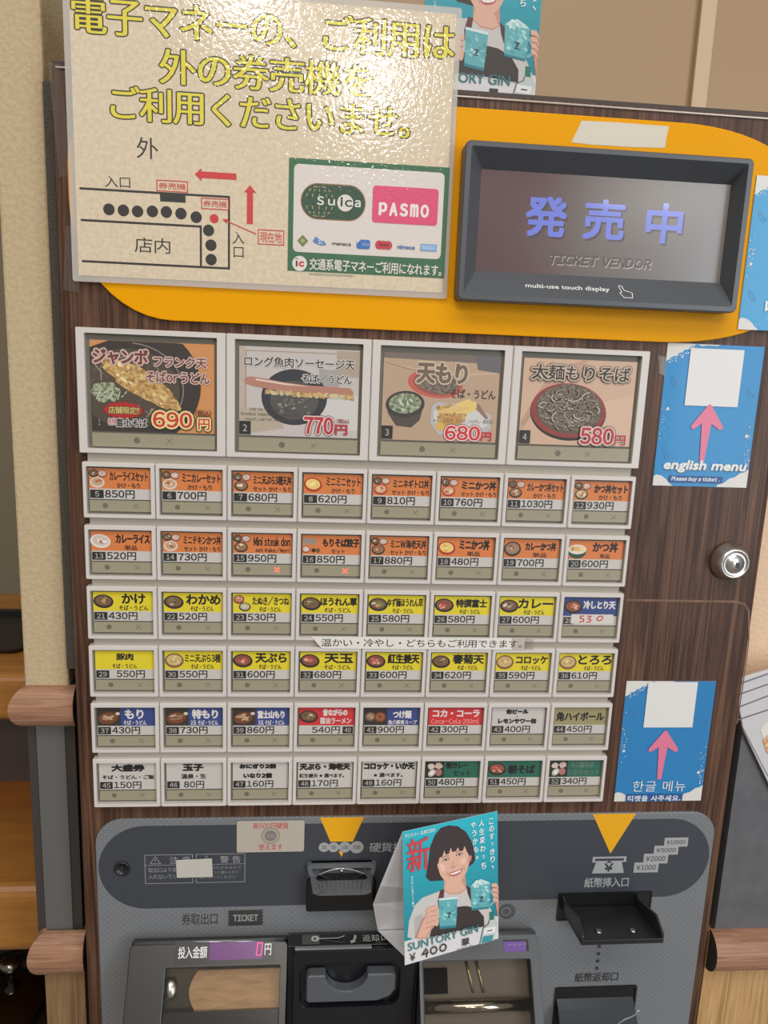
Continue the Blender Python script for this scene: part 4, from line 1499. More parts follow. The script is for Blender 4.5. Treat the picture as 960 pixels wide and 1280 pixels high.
P.line([(57.5, 2.4), (57.2, 6), (55.6, 9.6)], 1.9, (186, 182, 176)); P.poly([(53.2, 8.4), (58, 10), (53.8, 12.2)], (186, 182, 176))
P.text('返却レバー', 63, 2.4, 34, 8.0, (196, 194, 190), 0.0)
LL = math.hypot(0.0145, zB - zC)
o = P.build('lever_print', lb, (lbx0 - 0.004, -0.0030, zB))
o.data.transform(Matrix.Scale((LL - 0.0006) / 0.0125, 4, (0, 0, 1)))
o.data.transform(Matrix.Rotation(-math.atan2(0.0145, zB - zC), 4, 'X'))
o.location.y -= 0.0003
o.location.z += 0.0006
tag(o, 'pale lever sign and lettering')

# ---- ticket outlets: two sloping hoods left and right of the lever
SL = math.atan2(0.039, 0.0595)
TOP = Vector((0, -0.0080, XZ(400, 1175, -0.008)[1]))
ZJ = XZ(400, 1167, YP)[1]                                  # where the hoods meet the panel
DN = Vector((0, -math.sin(SL), -math.cos(SL)))
NI = Vector((0, math.cos(SL), -math.sin(SL)))              # inwards


def T(x, s, d=0.0):
    """point of the slope: x across, s down the slope, d inwards (metres)"""
    q = TOP + DN * s + NI * d
    return (x, q.y, q.z)


def sp(px, py, d=0.0):
    ray = CM @ Vector(((px - 480) / F, -(py - 640) / F, -1.0))
    o_ = TOP + NI * d
    t = (o_ - CAMP).dot(NI) / ray.dot(NI)
    q = CAMP + ray * t
    return q.x, (q - o_).dot(DN)


def slope_ring(m, outer, inner, d0, d1, mi=0):
    m.loops([[T(x, s, d1) for x, s in outer], [T(x, s, d0) for x, s in outer], [T(x, s, d0) for x, s in inner], [T(x, s, d1) for x, s in inner], [T(x, s, d1) for x, s in outer]], mi)


def slope_plate(m, x0, x1, s0, s1, d0, d1, mi=0):
    m.loops([[T(x0, s0, d), T(x1, s0, d), T(x1, s1, d), T(x0, s1, d)] for d in (d0, d1)], mi, True, True)


def slope_print(P, name, parent, x, s, d):
    o = P.build(name, parent, T(x, s, d))
    o.data.transform(Matrix.Rotation(-SL, 4, 'X'))
    return o


S1_ = 0.11
for side in ('left', 'right'):
    if side == 'left':
        X0, X1 = 0.0262, 0.1488
        wx0, ws0 = sp(207, 1211); wx1, _ = sp(350, 1211)
        body = mat((50, 49, 48), 0.3)
    else:
        X0, X1 = 0.2540, 0.3526
        wx0, ws0 = sp(528, 1203); wx1, _ = sp(663, 1200)
        body = mat((80, 83, 88), 0.32)
    m = MB()
    slope_ring(m, rrect(X0, X1, 0.0, S1_, 0.003, 4), rrect(wx0, wx1, ws0, S1_ - 0.01, 0.0015, 4), 0.0, 0.0035)
    # cheeks and roof back to the panel
    for xa, xb in ((X0 + 0.0006, X0 + 0.004), (X1 - 0.004, X1 - 0.0006)):
        q = [T(0, 0.001, 0.0034), T(0, S1_ - 0.001, 0.0034), (0, YP - 0.0001, T(0, S1_, 0)[2]), (0, YP - 0.0001, ZJ - 0.002)]
        m.loops([[(xa, y, z) for _, y, z in q], [(xb, y, z) for _, y, z in q]], 0, True, True)
    q = [(YP - 0.0001, ZJ), (-0.0070, TOP.z + 0.001), T(0, 0.0006, 0.0034)[1:], (YP - 0.0001, ZJ - 0.006)]
    m.loops([[(X0 + 0.0006, y, z) for y, z in q], [(X1 - 0.0006, y, z) for y, z in q]], 0, True, True)
    hood = m.build('ticket_outlet', body, TM, T(X0, 0.0), bevel=0.0008)
    hood['label'] = 'dark outlet hood left of the return lever' if side == 'left' else 'grey outlet hood right of the return lever'
    m = MB()
    m.tube([T(X0 + 0.003, -0.0008, 0.0012), T(X1 - 0.003, -0.0008, 0.0012)], 0.0017, 10)
    m.build('hood_trim', mat((120, 122, 126), 0.18, 0.7), hood, T(X0, 0))
    # inside
    m = MB()
    slope_plate(m, wx0 - 0.001, wx1 + 0.001, ws0 - 0.001, S1_ - 0.008, 0.0150, 0.0160)
    if side == 'left':
        m.build('inner_plate', mat((60, 54, 50), 0.25, 0.6), hood, T(wx0, ws0, 0.012))
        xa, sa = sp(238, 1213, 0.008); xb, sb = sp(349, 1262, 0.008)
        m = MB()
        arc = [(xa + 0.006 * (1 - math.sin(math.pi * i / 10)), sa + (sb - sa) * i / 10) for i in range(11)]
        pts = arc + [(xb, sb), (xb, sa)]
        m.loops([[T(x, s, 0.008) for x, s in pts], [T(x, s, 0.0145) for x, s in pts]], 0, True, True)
        m.build('reflection_plate', wood('tan_wood_reflection', [(0.3, (150, 116, 80)), (0.7, (190, 154, 112))], (40, 60, 200), 0.35, 0.02), hood, T(xa, sa, 0.008))  # added plate, shaped and coloured as a tan reflection in the window
        kx_, ks_ = sp(212, 1237, 0.006)
        m = MB()
        for i, (r, d) in enumerate(((0.0058, 0.014), (0.0058, 0.009), (0.0042, 0.0065), (0.0015, 0.0055))):
            pass
        rings = []
        for r, d in ((0.0058, 0.0148), (0.0058, 0.009), (0.0042, 0.0065), (0.0012, 0.0055)):
            rings.append([T(kx_ + r * math.cos(t), ks_ + 1.4 * r * math.sin(t), d) for t in [2 * math.pi * i / 20 for i in range(20)]])
        m.loops(rings, 0, True, True, smooth=True)
        m.build('cover_hinge', chrome, hood, T(kx_, ks_, 0.006))
        m = MB()
        slope_plate(m, wx0 + 0.0004, wx1 - 0.0004, ws0 + 0.0004, sp(280, 1263)[1], 0.0008, 0.0018)
        slope_plate(m, wx0 + 0.0004, wx1 - 0.0004, ws0 + 0.0004, ws0 + 0.0055, 0.0002, 0.0008)
        m.build('clear_flap', clear('flap_plastic', (248, 246, 243), 0.03, 0.06, 0.015), hood, T(wx0, ws0, 0.001), bevel=0)
        m = MB()
        slope_plate(m, wx0 + 0.0004, wx1 - 0.0004, sp(280, 1264.5)[1], S1_ - 0.0105, 0.0030, 0.0080)
        m.build('lower_shutter', mat((42, 40, 39), 0.2), hood, T(wx0, ws0, 0.003))
        # amount display
        xa, sa = sp(222, 1179); xb, sb = sp(341, 1200)
        wd_, hd_ = (xb - xa) * 1000, (sb - sa) * 1000
        P = Pr(0.3)
        P.rect(-1.5, -1.5, wd_ + 3, hd_ + 3, (36, 35, 36))
        P.text('投入金額', 1, hd_ * 0.18, wd_ * 0.30, hd_ * 0.62, (226, 226, 226), 0.012)
        P.rect(wd_ * 0.335, 0, wd_ * 0.555, hd_ * 0.92, glow((86, 38, 96), 0.55))
        x7, y7, w7, h7 = wd_ * 0.825, hd_ * 0.10, wd_ * 0.052, hd_ * 0.62
        P.line([(x7 + 0.8, y7), (x7 + 0.8 + w7, y7), (x7 + w7, y7 + h7), (x7, y7 + h7), (x7 + 0.8, y7)], 0.55, glow((240, 50, 110), 1.3))
        P.text('円', wd_ * 0.91, hd_ * 0.14, wd_ * 0.07, hd_ * 0.6, (226, 226, 226), 0.012)
        o = slope_print(P, 'amount_display', hood, xa, sa, -0.0003)
        tag(o, 'purple amount display showing 0円')
    else:
        m.build('inner_plate', mat((104, 98, 88), 0.5, 0.5), hood, T(wx0, ws0, 0.012))
        m = MB()
        xa, sa = sp(531, 1211, 0.013); xb, sb = sp(560, 1242, 0.013)
        slope_plate(m, wx0, xb, sa, sb, 0.0125, 0.0149)
        m.build('outlet_mouth', mat((16, 17, 19), 0.8, spec=0.1), hood, T(xa, sa, 0.013))
        for px in (583, 596):
            m = MB()
            a_ = sp(px, 1202, 0.013); c_ = sp(px + 9, 1241, 0.013)
            m.tube([T(a_[0], a_[1], 0.0142), T(c_[0], c_[1], 0.0142)], 0.0012, 8)
            m.build('guide_rib', mat((190, 176, 140), 0.25, 0.8), hood, T(a_[0], a_[1], 0.013))
        m = MB()
        a_ = sp(529, 1260, 0.010)
        m.tube([T(wx0 - 0.0005, a_[1], 0.010), T(wx1 + 0.0005, a_[1], 0.010)], 0.0046, 16)
        m.build('roller_bar', mat((200, 192, 176), 0.15, 1.0), hood, T(wx0, a_[1], 0.010))
        m = MB()
        slope_plate(m, wx0 + 0.0004, wx1 - 0.0004, ws0 + 0.0004, S1_ - 0.0105, 0.0008, 0.0018)
        m.build('clear_flap', clear('flap_plastic_dark', (244, 242, 240), 0.012, 0.05, 0.008), hood, T(wx0, ws0, 0.001))
        xa, sa = sp(629, 1175); xb, sb = sp(661, 1189)
        wd_, hd_ = (xb - xa) * 1000, (sb - sa) * 1000
        P = Pr(0.25)
        P.rect(0, 0, wd_, hd_, (40, 40, 42))
        P.rect(0, 1.2, wd_ * 0.9, hd_ - 1.2, glow((92, 66, 128), 0.5))
        for k in range(4):
            P.rect(4 + 4.2 * k, 3.0, 2.6, 0.5, (150, 130, 180)); P.rect(4 + 4.2 * k, 3.0, 0.5, 2.2, (130, 110, 165))
        o = slope_print(P, 'change_display', hood, xa, sa, -0.0003)
        tag(o, 'small purple display window')
# ------------------------------------------------------------------ sheets, stickers and tapes on the machine
# laminated notice
NX0, NZ1 = -0.0015, Zc(304.0)
NW, NH = 252.0, 183.0
M_NOTE = bumpy('embossed_paper_print', (222, 206, 180), 330, 0.15, 0.0012, 0.5, 1.0, (214, 195, 166), 2.0)


def relief(c_):
    return bumpy('embossed_ink', c_, 330, 0.15, 0.0012, 0.5, 1.0, None, 2.0)


M_LAM = clear('laminate_margin', (250, 249, 247), 0.06, 0.1, 0.42, (230, 225, 218))
YN = 0.0008


def nm(px, py):
    x, z = XZ(px, py, YN)
    return (x - NX0) * 1000, (NZ1 - z) * 1000


def nz(zx, zy, reg=(0, 0), k=1.655):
    return nm(reg[0] + zx / k, reg[1] + zy / k)


P = Pr(0.5, 0.8, relief)
P.rect(4.0, 4, NW - 7.5, NH - 8, M_NOTE)
for s, a, c in (('電子マネーの、ご利用は', (148, -12), (938, 122)), ('外の券売機を', (330, 104), (770, 196)), ('ご利用くださいませ。', (229, 176), (846, 284))):
    xa, ya = nz(*a); xb, yb_ = nz(*c)
    # line heights follow the sheet, not the tilt of the photo
    ya2, yb2 = nz(a[0], a[1] + 4)[1], nz(c[0], c[1])[1]
    hh_ = {'電': 22.0, '外': 20.5, 'ご': 20.5}[s[0]]
    yc = (ya2 + yb2) / 2
    P.text(s, xa, yc - hh_ / 2, xb - xa, hh_, (226, 210, 64), 0.0, 4, out=(52, 48, 34), ow=0.85, wide=0.42)
I_ = (46, 44, 42)
RD = (206, 56, 56)
r2 = ((100, 190), 4.0)


def n2(x, y):
    return nz(x, y, *r2)


def tbox(s, a, c, ink, bold=0.0, fn=n2):
    xa, ya = fn(*a); xb, yb_ = fn(*c)
    P.text(s, xa, ya, xb - xa, yb_ - ya, ink, bold, 3)


xa, ya = nz(282, 283); xb, yb_ = nz(328, 330)
P.text('外', xa, ya, xb - xa, yb_ - ya, I_, 0.0, 3)
tbox('入口', (124, 117), (252, 182), I_)
tbox('店内', (272, 424), (452, 510), I_)
tbox('入', (762, 398), (822, 462), I_); tbox('口', (768, 474), (818, 530), I_)
yw1, yw2, yw3 = n2(400, 205)[1], n2(300, 356)[1], n2(300, 560)[1]
xw0, xw1, xw2 = n2(2, 300)[0], n2(604, 400)[0], n2(745, 400)[0]
P.line([(xw0, yw1), (xw2, yw1), (xw2, yw3), (xw0, yw3)], 1.4, I_)
P.line([(xw0, yw2), (xw1, yw2), (xw1, yw3)], 1.4, I_)
xa, ya = n2(400, 205); P.rect(xa, yw1, 16.5, 5.2, I_)
for k, q in enumerate(((145, 287), (217, 292), (288, 297), (362, 297), (432, 300), (505, 308), (581, 326), (643, 392), (655, 466), (656, 538))):
    cx, cy = n2(*q)
    P.ell(cx, cy, 3.7, 3.7, I_, 0, 20)
cx, cy = n2(671, 333); P.ell(cx, cy, 2.9, 2.9, RD, 0, 20)
for s, a, c in (('券売機', (384, 140), (538, 202)), ('券売機', (608, 230), (742, 290)), ('現在地', (892, 388), (1018, 466))):
    xa, ya = n2(*a); xb, yb_ = n2(*c)
    P.box(xa, ya, xb - xa, yb_ - ya, 0.6, RD)
    P.text(s, xa + 1.2, ya + 1.3, xb - xa - 2.4, yb_ - ya - 2.6, RD, 0.0, 3)


def arrow(p, q, wd, hw, hl, ink):
    d = Vector((q[0] - p[0], q[1] - p[1])); L = d.length; d /= L
    n_ = Vector((-d.y, d.x))
    P0, Q0 = Vector(p), Vector(q)
    B = Q0 - d * hl
    P.poly([tuple(v) for v in (P0 + n_ * wd / 2, B + n_ * wd / 2, B + n_ * hw / 2, Q0, B - n_ * hw / 2, B - n_ * wd / 2, P0 - n_ * wd / 2)], ink)


ya = n2(680, 118)[1]
arrow((n2(782, 118)[0], ya), (n2(574, 118)[0], ya), 4.0, 8.0, 4.4, RD)
xa = n2(850, 250)[0]
arrow((xa, n2(850, 360)[1]), (xa, n2(850, 166)[1]), 4.0, 8.0, 4.6, RD)
arrow(n2(880, 410), n2(712, 336), 0.7, 3.0, 3.4, RD)
# transit card block
r3 = ((350, 190), 4.364)


def n3(x, y):
    return nz(x, y, *r3)


GREEN = (56, 106, 70)
gx0, gy0 = n3(50, 30); gx1, gy1 = n3(897, 690)
gx1 = n3(910, 400)[0]
P.rect(gx0, gy0, gx1 - gx0, gy1 - gy0, GREEN)
wy1 = n3(480, 565)[1]
P.rr(gx0 + 3.4, gy0 + 3.6, gx1 - gx0 - 6.6, wy1 - gy0 - 3.6, 3.2, (222, 212, 204))
sx0_, sy0_ = n3(114, 164); sx1_, sy1_ = n3(464, 384)
hs = (sy1_ - sy0_) / 2
P.rr(sx0_, sy0_, sx1_ - sx0_, sy1_ - sy0_, hs - 0.01, (150, 110, 74))
P.rr(sx0_ + 0.7, sy0_ + 0.7, sx1_ - sx0_ - 1.4, sy1_ - sy0_ - 1.4, hs - 0.8, (44, 78, 58))
gcx, gcy = sx0_ + hs + 1.0, (sy0_ + sy1_) / 2
for kx2 in (0.92, 0.5, 0.02, -0.5, -0.92):
    for i in range(7):
        t0 = -1.3 + i * 0.4
        if abs(t0 + 0.1) < 0.34:
            continue
        P.line([(gcx - kx2 * (hs - 1.6) * math.cos(t), gcy + (hs - 1.6) * math.sin(t)) for t in (t0, t0 + 0.22)], 0.5, (196, 170, 120))
ccx, ccy = n3(356, 279)
P.ell(ccx, ccy, 5.4, 5.4, (222, 214, 206), 0, 28)
tbox('S', (202, 240), (240, 292), (226, 222, 214), 0.04, n3); tbox('u', (262, 256), (300, 294), (226, 222, 214), 0.05, n3)
tbox('i', (330, 246), (342, 298), (44, 60, 50), 0.07, n3); tbox('c', (354, 260), (394, 302), (44, 60, 50), 0.05, n3); tbox('a', (408, 262), (440, 304), (226, 222, 214), 0.05, n3)
px0_, py0_ = n3(508, 182); px1_, py1_ = n3(856, 404)
P.rr(px0_, py0_, px1_ - px0_, py1_ - py0_, 2.2, (222, 76, 118))
xa, ya = n3(540, 262); xb, yb_ = n3(822, 330)
yb_ = ya + 10.5
for i, ch in enumerate('PASMO'):
    wl = (xb - xa) / 5.15
    P.text('pASmO'[i] if ch != 'M' else 'm', xa + i * wl * 1.03, ya + 1.2, wl * 0.84, 8.6, (238, 226, 222), 0.06, 3)
yl_ = n3(450, 502)[1]
cx = n3(124, 494)[0]
P.poly([(cx - 3.6, yl_), (cx, yl_ - 3.8), (cx + 3.6, yl_), (cx, yl_ + 3.8)], (112, 128, 70)); P.ell(cx, yl_, 1.4, 1.4, (160, 170, 120), 0, 10)
cx = n3(218, 498)[0]
P.blob(cx, yl_ + 0.6, 4.2, 1.8, (84, 130, 190), 15, 12, 0.2); P.blob(cx - 2.6, yl_ - 1.6, 1.3, 1.3, (84, 130, 190), 0, 8); P.text('IC', cx - 1.2, yl_ - 1.0, 3.2, 2.6, (222, 226, 230), 0.03)
tbox('manaca', (284, 494), (386, 514), (60, 58, 66), 0.05, n3)
cx = n3(454, 508)[0]
P.rr(cx - 4.6, yl_ - 2.8, 9.2, 6.0, 1.4, (58, 112, 186)); P.poly([(cx - 4.6, yl_ - 2.8), (cx - 1.6, yl_ - 2.8), (cx - 4.6, yl_)], (222, 212, 204)); P.text('ICOCA', cx - 1, yl_ - 0.6, 5, 1.8, (200, 214, 226), 0.0)
cx = n3(565, 516)[0]
for q in (-3, 0, 3):
    P.ell(cx + q, yl_, 2.8, 2.9, (196, 62, 72), 0, 16)
P.rect(cx - 3.4, yl_ - 1.0, 6.8, 2.0, (150, 40, 52))
tbox('nimoca', (640, 506), (734, 534), (58, 104, 172), 0.06, n3)
cx = n3(810, 527)[0]
P.rect(cx - 5.6, yl_ - 2.2, 11.2, 4.6, (126, 170, 214)); P.text('SUGOCA', cx - 4.8, yl_ - 1.2, 9.2, 2.4, (206, 222, 236), 0.02)
yt_ = n3(480, 628)[1]
cx = n3(107, 616)[0]
P.ell(cx, yt_, 5.0, 5.0, (226, 218, 210), 0, 28)
P.text('ı', cx - 2.6, yt_ - 1.8, 1.2, 4.0, (62, 54, 52), 0.08); P.text('c', cx - 0.8, yt_ - 1.6, 4.0, 3.8, (206, 56, 60), 0.1)
P.line([(cx - 3.4, yt_ - 2.8), (cx - 2.2, yt_ - 3.4), (cx - 1.0, yt_ - 2.8)], 0.5, (62, 54, 52))
xa = n3(160, 620)[0]; xb = n3(880, 650)[0]
P.text('交通系電子マネーご利用になれます。', xa, yt_ - 4.0, xb - xa, 7.8, (222, 218, 206), 0.02, 3)
P.rect(xa, yt_ + 6.0, 30, 0.5, (120, 150, 124))
notice = P.build('notice_sheet', None, (NX0, YN, NZ1), 0.0006, rrect(0, NW, 0, NH, 1.5, 3), M_LAM)
tag(notice, 'laminated cream notice with yellow Japanese lettering, a shop map and transit card logos', 'notice')


def tape(name, quad, Y, m, label, cat, group=None, thick=0.0002, jag=False):
    """a strip of tape laid flat on the plane Y; quad in photo pixels, clockwise from the top left"""
    pts = [XZ(px, py, Y) for px, py in quad]
    b_ = MB()
    b_.prism(pts, Y - thick, Y)
    o_ = b_.build(name, m, None, (pts[0][0], Y, pts[0][1]))
    return tag(o_, label, cat, group)


M_MASK = bumpy('paper_tape', (216, 208, 192), 400, 0.3, 0.0006, 0.7)
M_CLEAR = clear('clear_tape_film', (250, 249, 247), 0.07, 0.14, 0.03, (190, 182, 172))
tape('masking_tape', [(727, 151), (770, 153), (836, 158), (833, 172), (831, 185), (790, 184), (740, 181), (714, 178), (720, 166)], 0.0030, M_MASK, 'strip of white masking tape on the yellow header above the screen', 'tape')
tape('clear_tape', [(60, 78), (74, 80), (92, 220), (74, 222)], 0.0056, M_CLEAR, 'clear tape at the upper left edge of the cream notice', 'tape', None)
tape('clear_tape', [(82, 282), (96, 283), (99, 366), (79, 362)], 0.0022, M_CLEAR, 'clear tape at the lower left corner of the cream notice', 'tape', None)
tape('clear_tape', [(823, 444), (834, 447), (831, 470), (824, 467)], 0.0056, M_CLEAR, 'clear tape at the upper left edge of the english menu sheet', 'tape', None)

# ---- blue menu sheets
BLUE1, BLUE2, WH, PINK = (40, 136, 196), (26, 96, 160), (220, 218, 214), (224, 120, 150)


def splashes(P, W, Hh, seed, base):
    random.seed(seed)
    P.poly([(0, 0), (22, 0), (20, 1.4), (17.5, 2.0), (16.5, 4.0), (13.5, 4.4), (11.5, 6.4), (9, 7.0), (7.5, 9), (4.5, 9.6), (2.2, 12), (0.6, 12.6), (0, 13)], WH)
    P.poly([(0, Hh), (0, Hh - 7), (2.0, Hh - 8.4), (6, Hh - 7.6), (10, Hh - 5.0), (12.5, Hh - 2.4), (15.5, Hh)], WH)
    P.poly([(W, Hh), (W, Hh - 14), (W - 3, Hh - 12), (W - 6, Hh - 11.4), (W - 10, Hh - 8), (W - 15, Hh - 6.4), (W - 18, Hh - 3.4), (W - 22.5, Hh - 2.2), (W - 24.5, Hh)], WH)
    P.poly([(22, 0), (40, 0), (38, 0.9), (30, 0.7), (26, 1.5)], WH)
    for k in range(26):
        t = k / 25
        P.ell(20 - 18 * t + random.uniform(-1, 2.2), 2 + 11 * t + random.uniform(-0.8, 1.8), random.uniform(0.2, 0.7), random.uniform(0.2, 0.6), WH, 0, 8)
    for k in range(24):
        r = random.uniform(0.15, 0.5) if k else 1.2
        P.ell(random.uniform(0.8, 5.5), 44 + random.gauss(12, 8), r, r, WH, 0, 8)
    for k in range(34):
        r = random.uniform(0.15, 0.6) if k else 1.4
        t = random.random()
        P.ell(W - 1 - random.uniform(0, 6) * (1 - 0.4 * t), 56 + 34 * t, r, r, WH, 0, 8)
    for k in range(18):
        P.ell(random.uniform(8, W - 8), Hh - random.uniform(0.5, 9), 0.3, 0.3, WH, 0, 6)
    # thin doodles under the blue
    for cx_, cy_ in ((8, 27), (W - 6, 34), (8, Hh - 24)):
        P.line([(cx_ + 3 * math.cos(t), cy_ + 3.6 * math.sin(t * 1.3)) for t in [0.5 * i for i in range(12)]], 0.25, (96, 150, 186))


def menu_sheet(name, quad, Y, seed, draw, label, base, arrow_on=True, W=74.0, Hh=105.0, x_fold=None):
    c = [XZ(*q, Y) for q in quad]
    X0_ = (c[0][0] + c[3][0]) / 2
    Zt = (c[0][1] + c[1][1]) / 2
    P = Pr(0.5, 0.15)
    P.rect(0, 0, W, Hh, base)
    splashes(P, W, Hh, seed, base)
    draw(P)
    o_ = P.build(name, None, (X0_, Y, Zt), 0.0003, [(0, 0), (0, Hh), (W, Hh), (W, 0)], (206, 204, 200))
    tag(o_, label, 'menu sheet')
    return o_


def pink_arrow(P, cx, y0, y1, lean=0.0):
    P.poly([(cx - 1.2, y0 + 0.6), (cx, y0), (cx + 1.2, y0 + 0.6), (cx + 12, y0 + 16), (cx + 12, y0 + 18), (cx + 10, y0 + 19), (cx + 3.4 - lean * 0.4, y0 + 14.5), (cx + 1.8 - lean, y1), (cx - 1.6 - lean, y1 + 0.4),
            (cx - 4.0 - lean * 0.4, y0 + 14.5), (cx - 10.6, y0 + 19), (cx - 12.6, y0 + 18), (cx - 12.4, y0 + 16)], PINK)


def d_en(P):
    P.rect(17.5, 3.0, 41, 41.5, (226, 224, 222))
    pink_arrow(P, 37.0, 43.0, 86.5, 1.2)
    P.text('english menu', 6, 85.5, 65, 9.6, (88, 110, 120), 0.05, 2, slant=0.18, raw=True)
    P.text('english menu', 5.6, 85.0, 65, 9.6, (226, 228, 226), 0.045, 2, slant=0.18, raw=True)
    P.rect(12, 97.0, 42, 5.0, (30, 76, 140))
    P.text('Please buy a ticket .', 13.5, 97.6, 38, 4.0, (226, 228, 230), 0.04, 2, slant=0.15)


def d_ko(P):
    P.rect(17.5, 0.4, 41, 39.0, (226, 224, 222))
    pink_arrow(P, 36.5, 42.0, 85.0, 0.8)
    P.text('한글 메뉴', 14, 86.5, 45, 9.5, (226, 230, 230), 0.0, 2)
    P.rect(9.5, 98.5, 48, 6.5, (36, 84, 146))
    P.text('티켓을 사주세요.', 11, 99.4, 45, 5.4, (226, 230, 232), 0.03, 2)


def d_cn(P):
    P.text('中', 18, 82, 11.5, 13, (226, 232, 232), 0.03, 2)


menu_sheet('menu_sheet', [(833, 430), (956, 432), (938, 613), (817, 611)], YW - 0.0004, 3, d_en, 'blue sheet with a pink arrow and the words english menu, beside the large buttons', (44, 140, 200))
menu_sheet('menu_sheet', [(784, 851), (897, 852), (877, 1004), (767, 1003)], YW - 0.0004, 5, d_ko, 'blue sheet with a pink arrow and Korean lettering, near the bottom rows of buttons', (34, 126, 188))
# the third sheet curls round the right-hand edge of the front
c = [XZ(948, 218, 0.0), XZ(925, 409, 0.0)]
X0_, Zt = (c[0][0] + c[1][0]) / 2, c[0][1]
P = Pr(0.5, 0.15)
for k in range(38):
    P.k = 0
    P.rect(k * 2.0, 0, 2.0, 105.0, (70, 162, 214))
P.k = 2
splashes(P, 76, 105.0, 11, (70, 162, 214))
d_cn(P)
o = P.build('menu_sheet', None, (X0_, 0.0022, Zt))
R_ = 0.012
flat = (xr - X0_) - 0.006


def curl(v):
    x, d = v.x, -v.y
    if x <= flat:
        return Vector((x, -d, v.z))
    a_ = min((x - flat) / R_, math.pi / 2)
    rest = max(0.0, (x - flat) - R_ * math.pi / 2)
    return Vector((flat + (R_ + d) * math.sin(a_), R_ - (R_ + d) * math.cos(a_) + rest, v.z))


bm = bmesh.new(); bm.from_mesh(o.data)
for v in bm.verts:
    v.co = curl(v.co)
bm.to_mesh(o.data); bm.free()
tag(o, 'lighter blue sheet with a Chinese character curling round the right edge beside the screen', 'menu sheet')

# ---- paper strip across the fourth row of buttons
YS_ = -0.0012
x0, z1 = XZ(389, 797, YS_); x1, z0 = XZ(655, 812, YS_)
wd_, hd_ = (x1 - x0) * 1000, 9.4
z1 = XZ(500, 796.5, YS_)[1]
P = Pr(0.5, 0.3)
P.text('温かい・冷やし・どちらもご利用できます。', 7.5, 1.5, wd_ - 9.5, 6.4, (34, 32, 32), 0.012, 3)
o = P.build('paper_strip', None, (x0, YS_, z1), 0.0002, [(0, 0), (8, hd_), (wd_, hd_), (wd_, 0)], mat((230, 226, 220), 0.5, 0, 0.3))
tag(o, 'white paper strip of Japanese text stuck between two rows of yellow buttons', 'label')
tape('clear_tape', [(640, 797), (667, 799), (667, 812), (640, 812)], YS_ - 0.0002, M_CLEAR, 'clear tape at the right end of the white paper strip between button rows', 'tape')

# ---- coin sticker and the blank tape on the dark band
c0, c1 = XZ(296, 1027, YP - 0.0008), XZ(380, 1063, YP - 0.0008)
wd_, hd_ = (c1[0] - c0[0]) * 1000, (XZ(338, 1025, YP)[1] - XZ(338, 1064, YP)[1]) * 1000
P = Pr(0.35, 0.6)
RS = (190, 74, 82)
P.text('新500円硬貨', wd_ * 0.24, 1.6, wd_ * 0.52, 5.6, RS, 0.015)
P.text('使えます', wd_ * 0.32, hd_ - 7.2, wd_ * 0.36, 5.6, RS, 0.015)
P.ell(wd_ * 0.5, hd_ * 0.48, 7.4, 7.4, (150, 138, 118), 0, 30); P.ell(wd_ * 0.5, hd_ * 0.48, 6.6, 6.6, (172, 164, 150), 0, 30); P.ell(wd_ * 0.5, hd_ * 0.48, 4.6, 4.6, (128, 122, 122), 0, 24)
P.text('500', wd_ * 0.5 - 3, hd_ * 0.48 - 1.8, 6, 3.6, (166, 160, 158), 0.02)
o = P.build('coin_sticker', None, (c0[0], YP - 0.0010, XZ(338, 1025, YP)[1]), 0.0002, rrect(0, wd_, 0, hd_, 1.5, 3), mat((186, 178, 166), 0.35, 0, 0.6))
tag(o, 'pale sticker with a coin picture and red Japanese text on the dark band', 'sticker')
tape('white_tape', [(220, 1075), (265, 1073), (266, 1096), (221, 1097)], YP - 0.0012, mat((196, 192, 184), 0.6), 'small blank white tape over the warning boxes on the dark band', 'tape')

# ------------------------------------------------------------------ the gin advert, drawn once for the tent card and for the wall
HOM = homography([(130, 170), (860, 45), (872, 950), (165, 1203)], [(0, 0), (80, 0), (80, 104), (0, 104)])


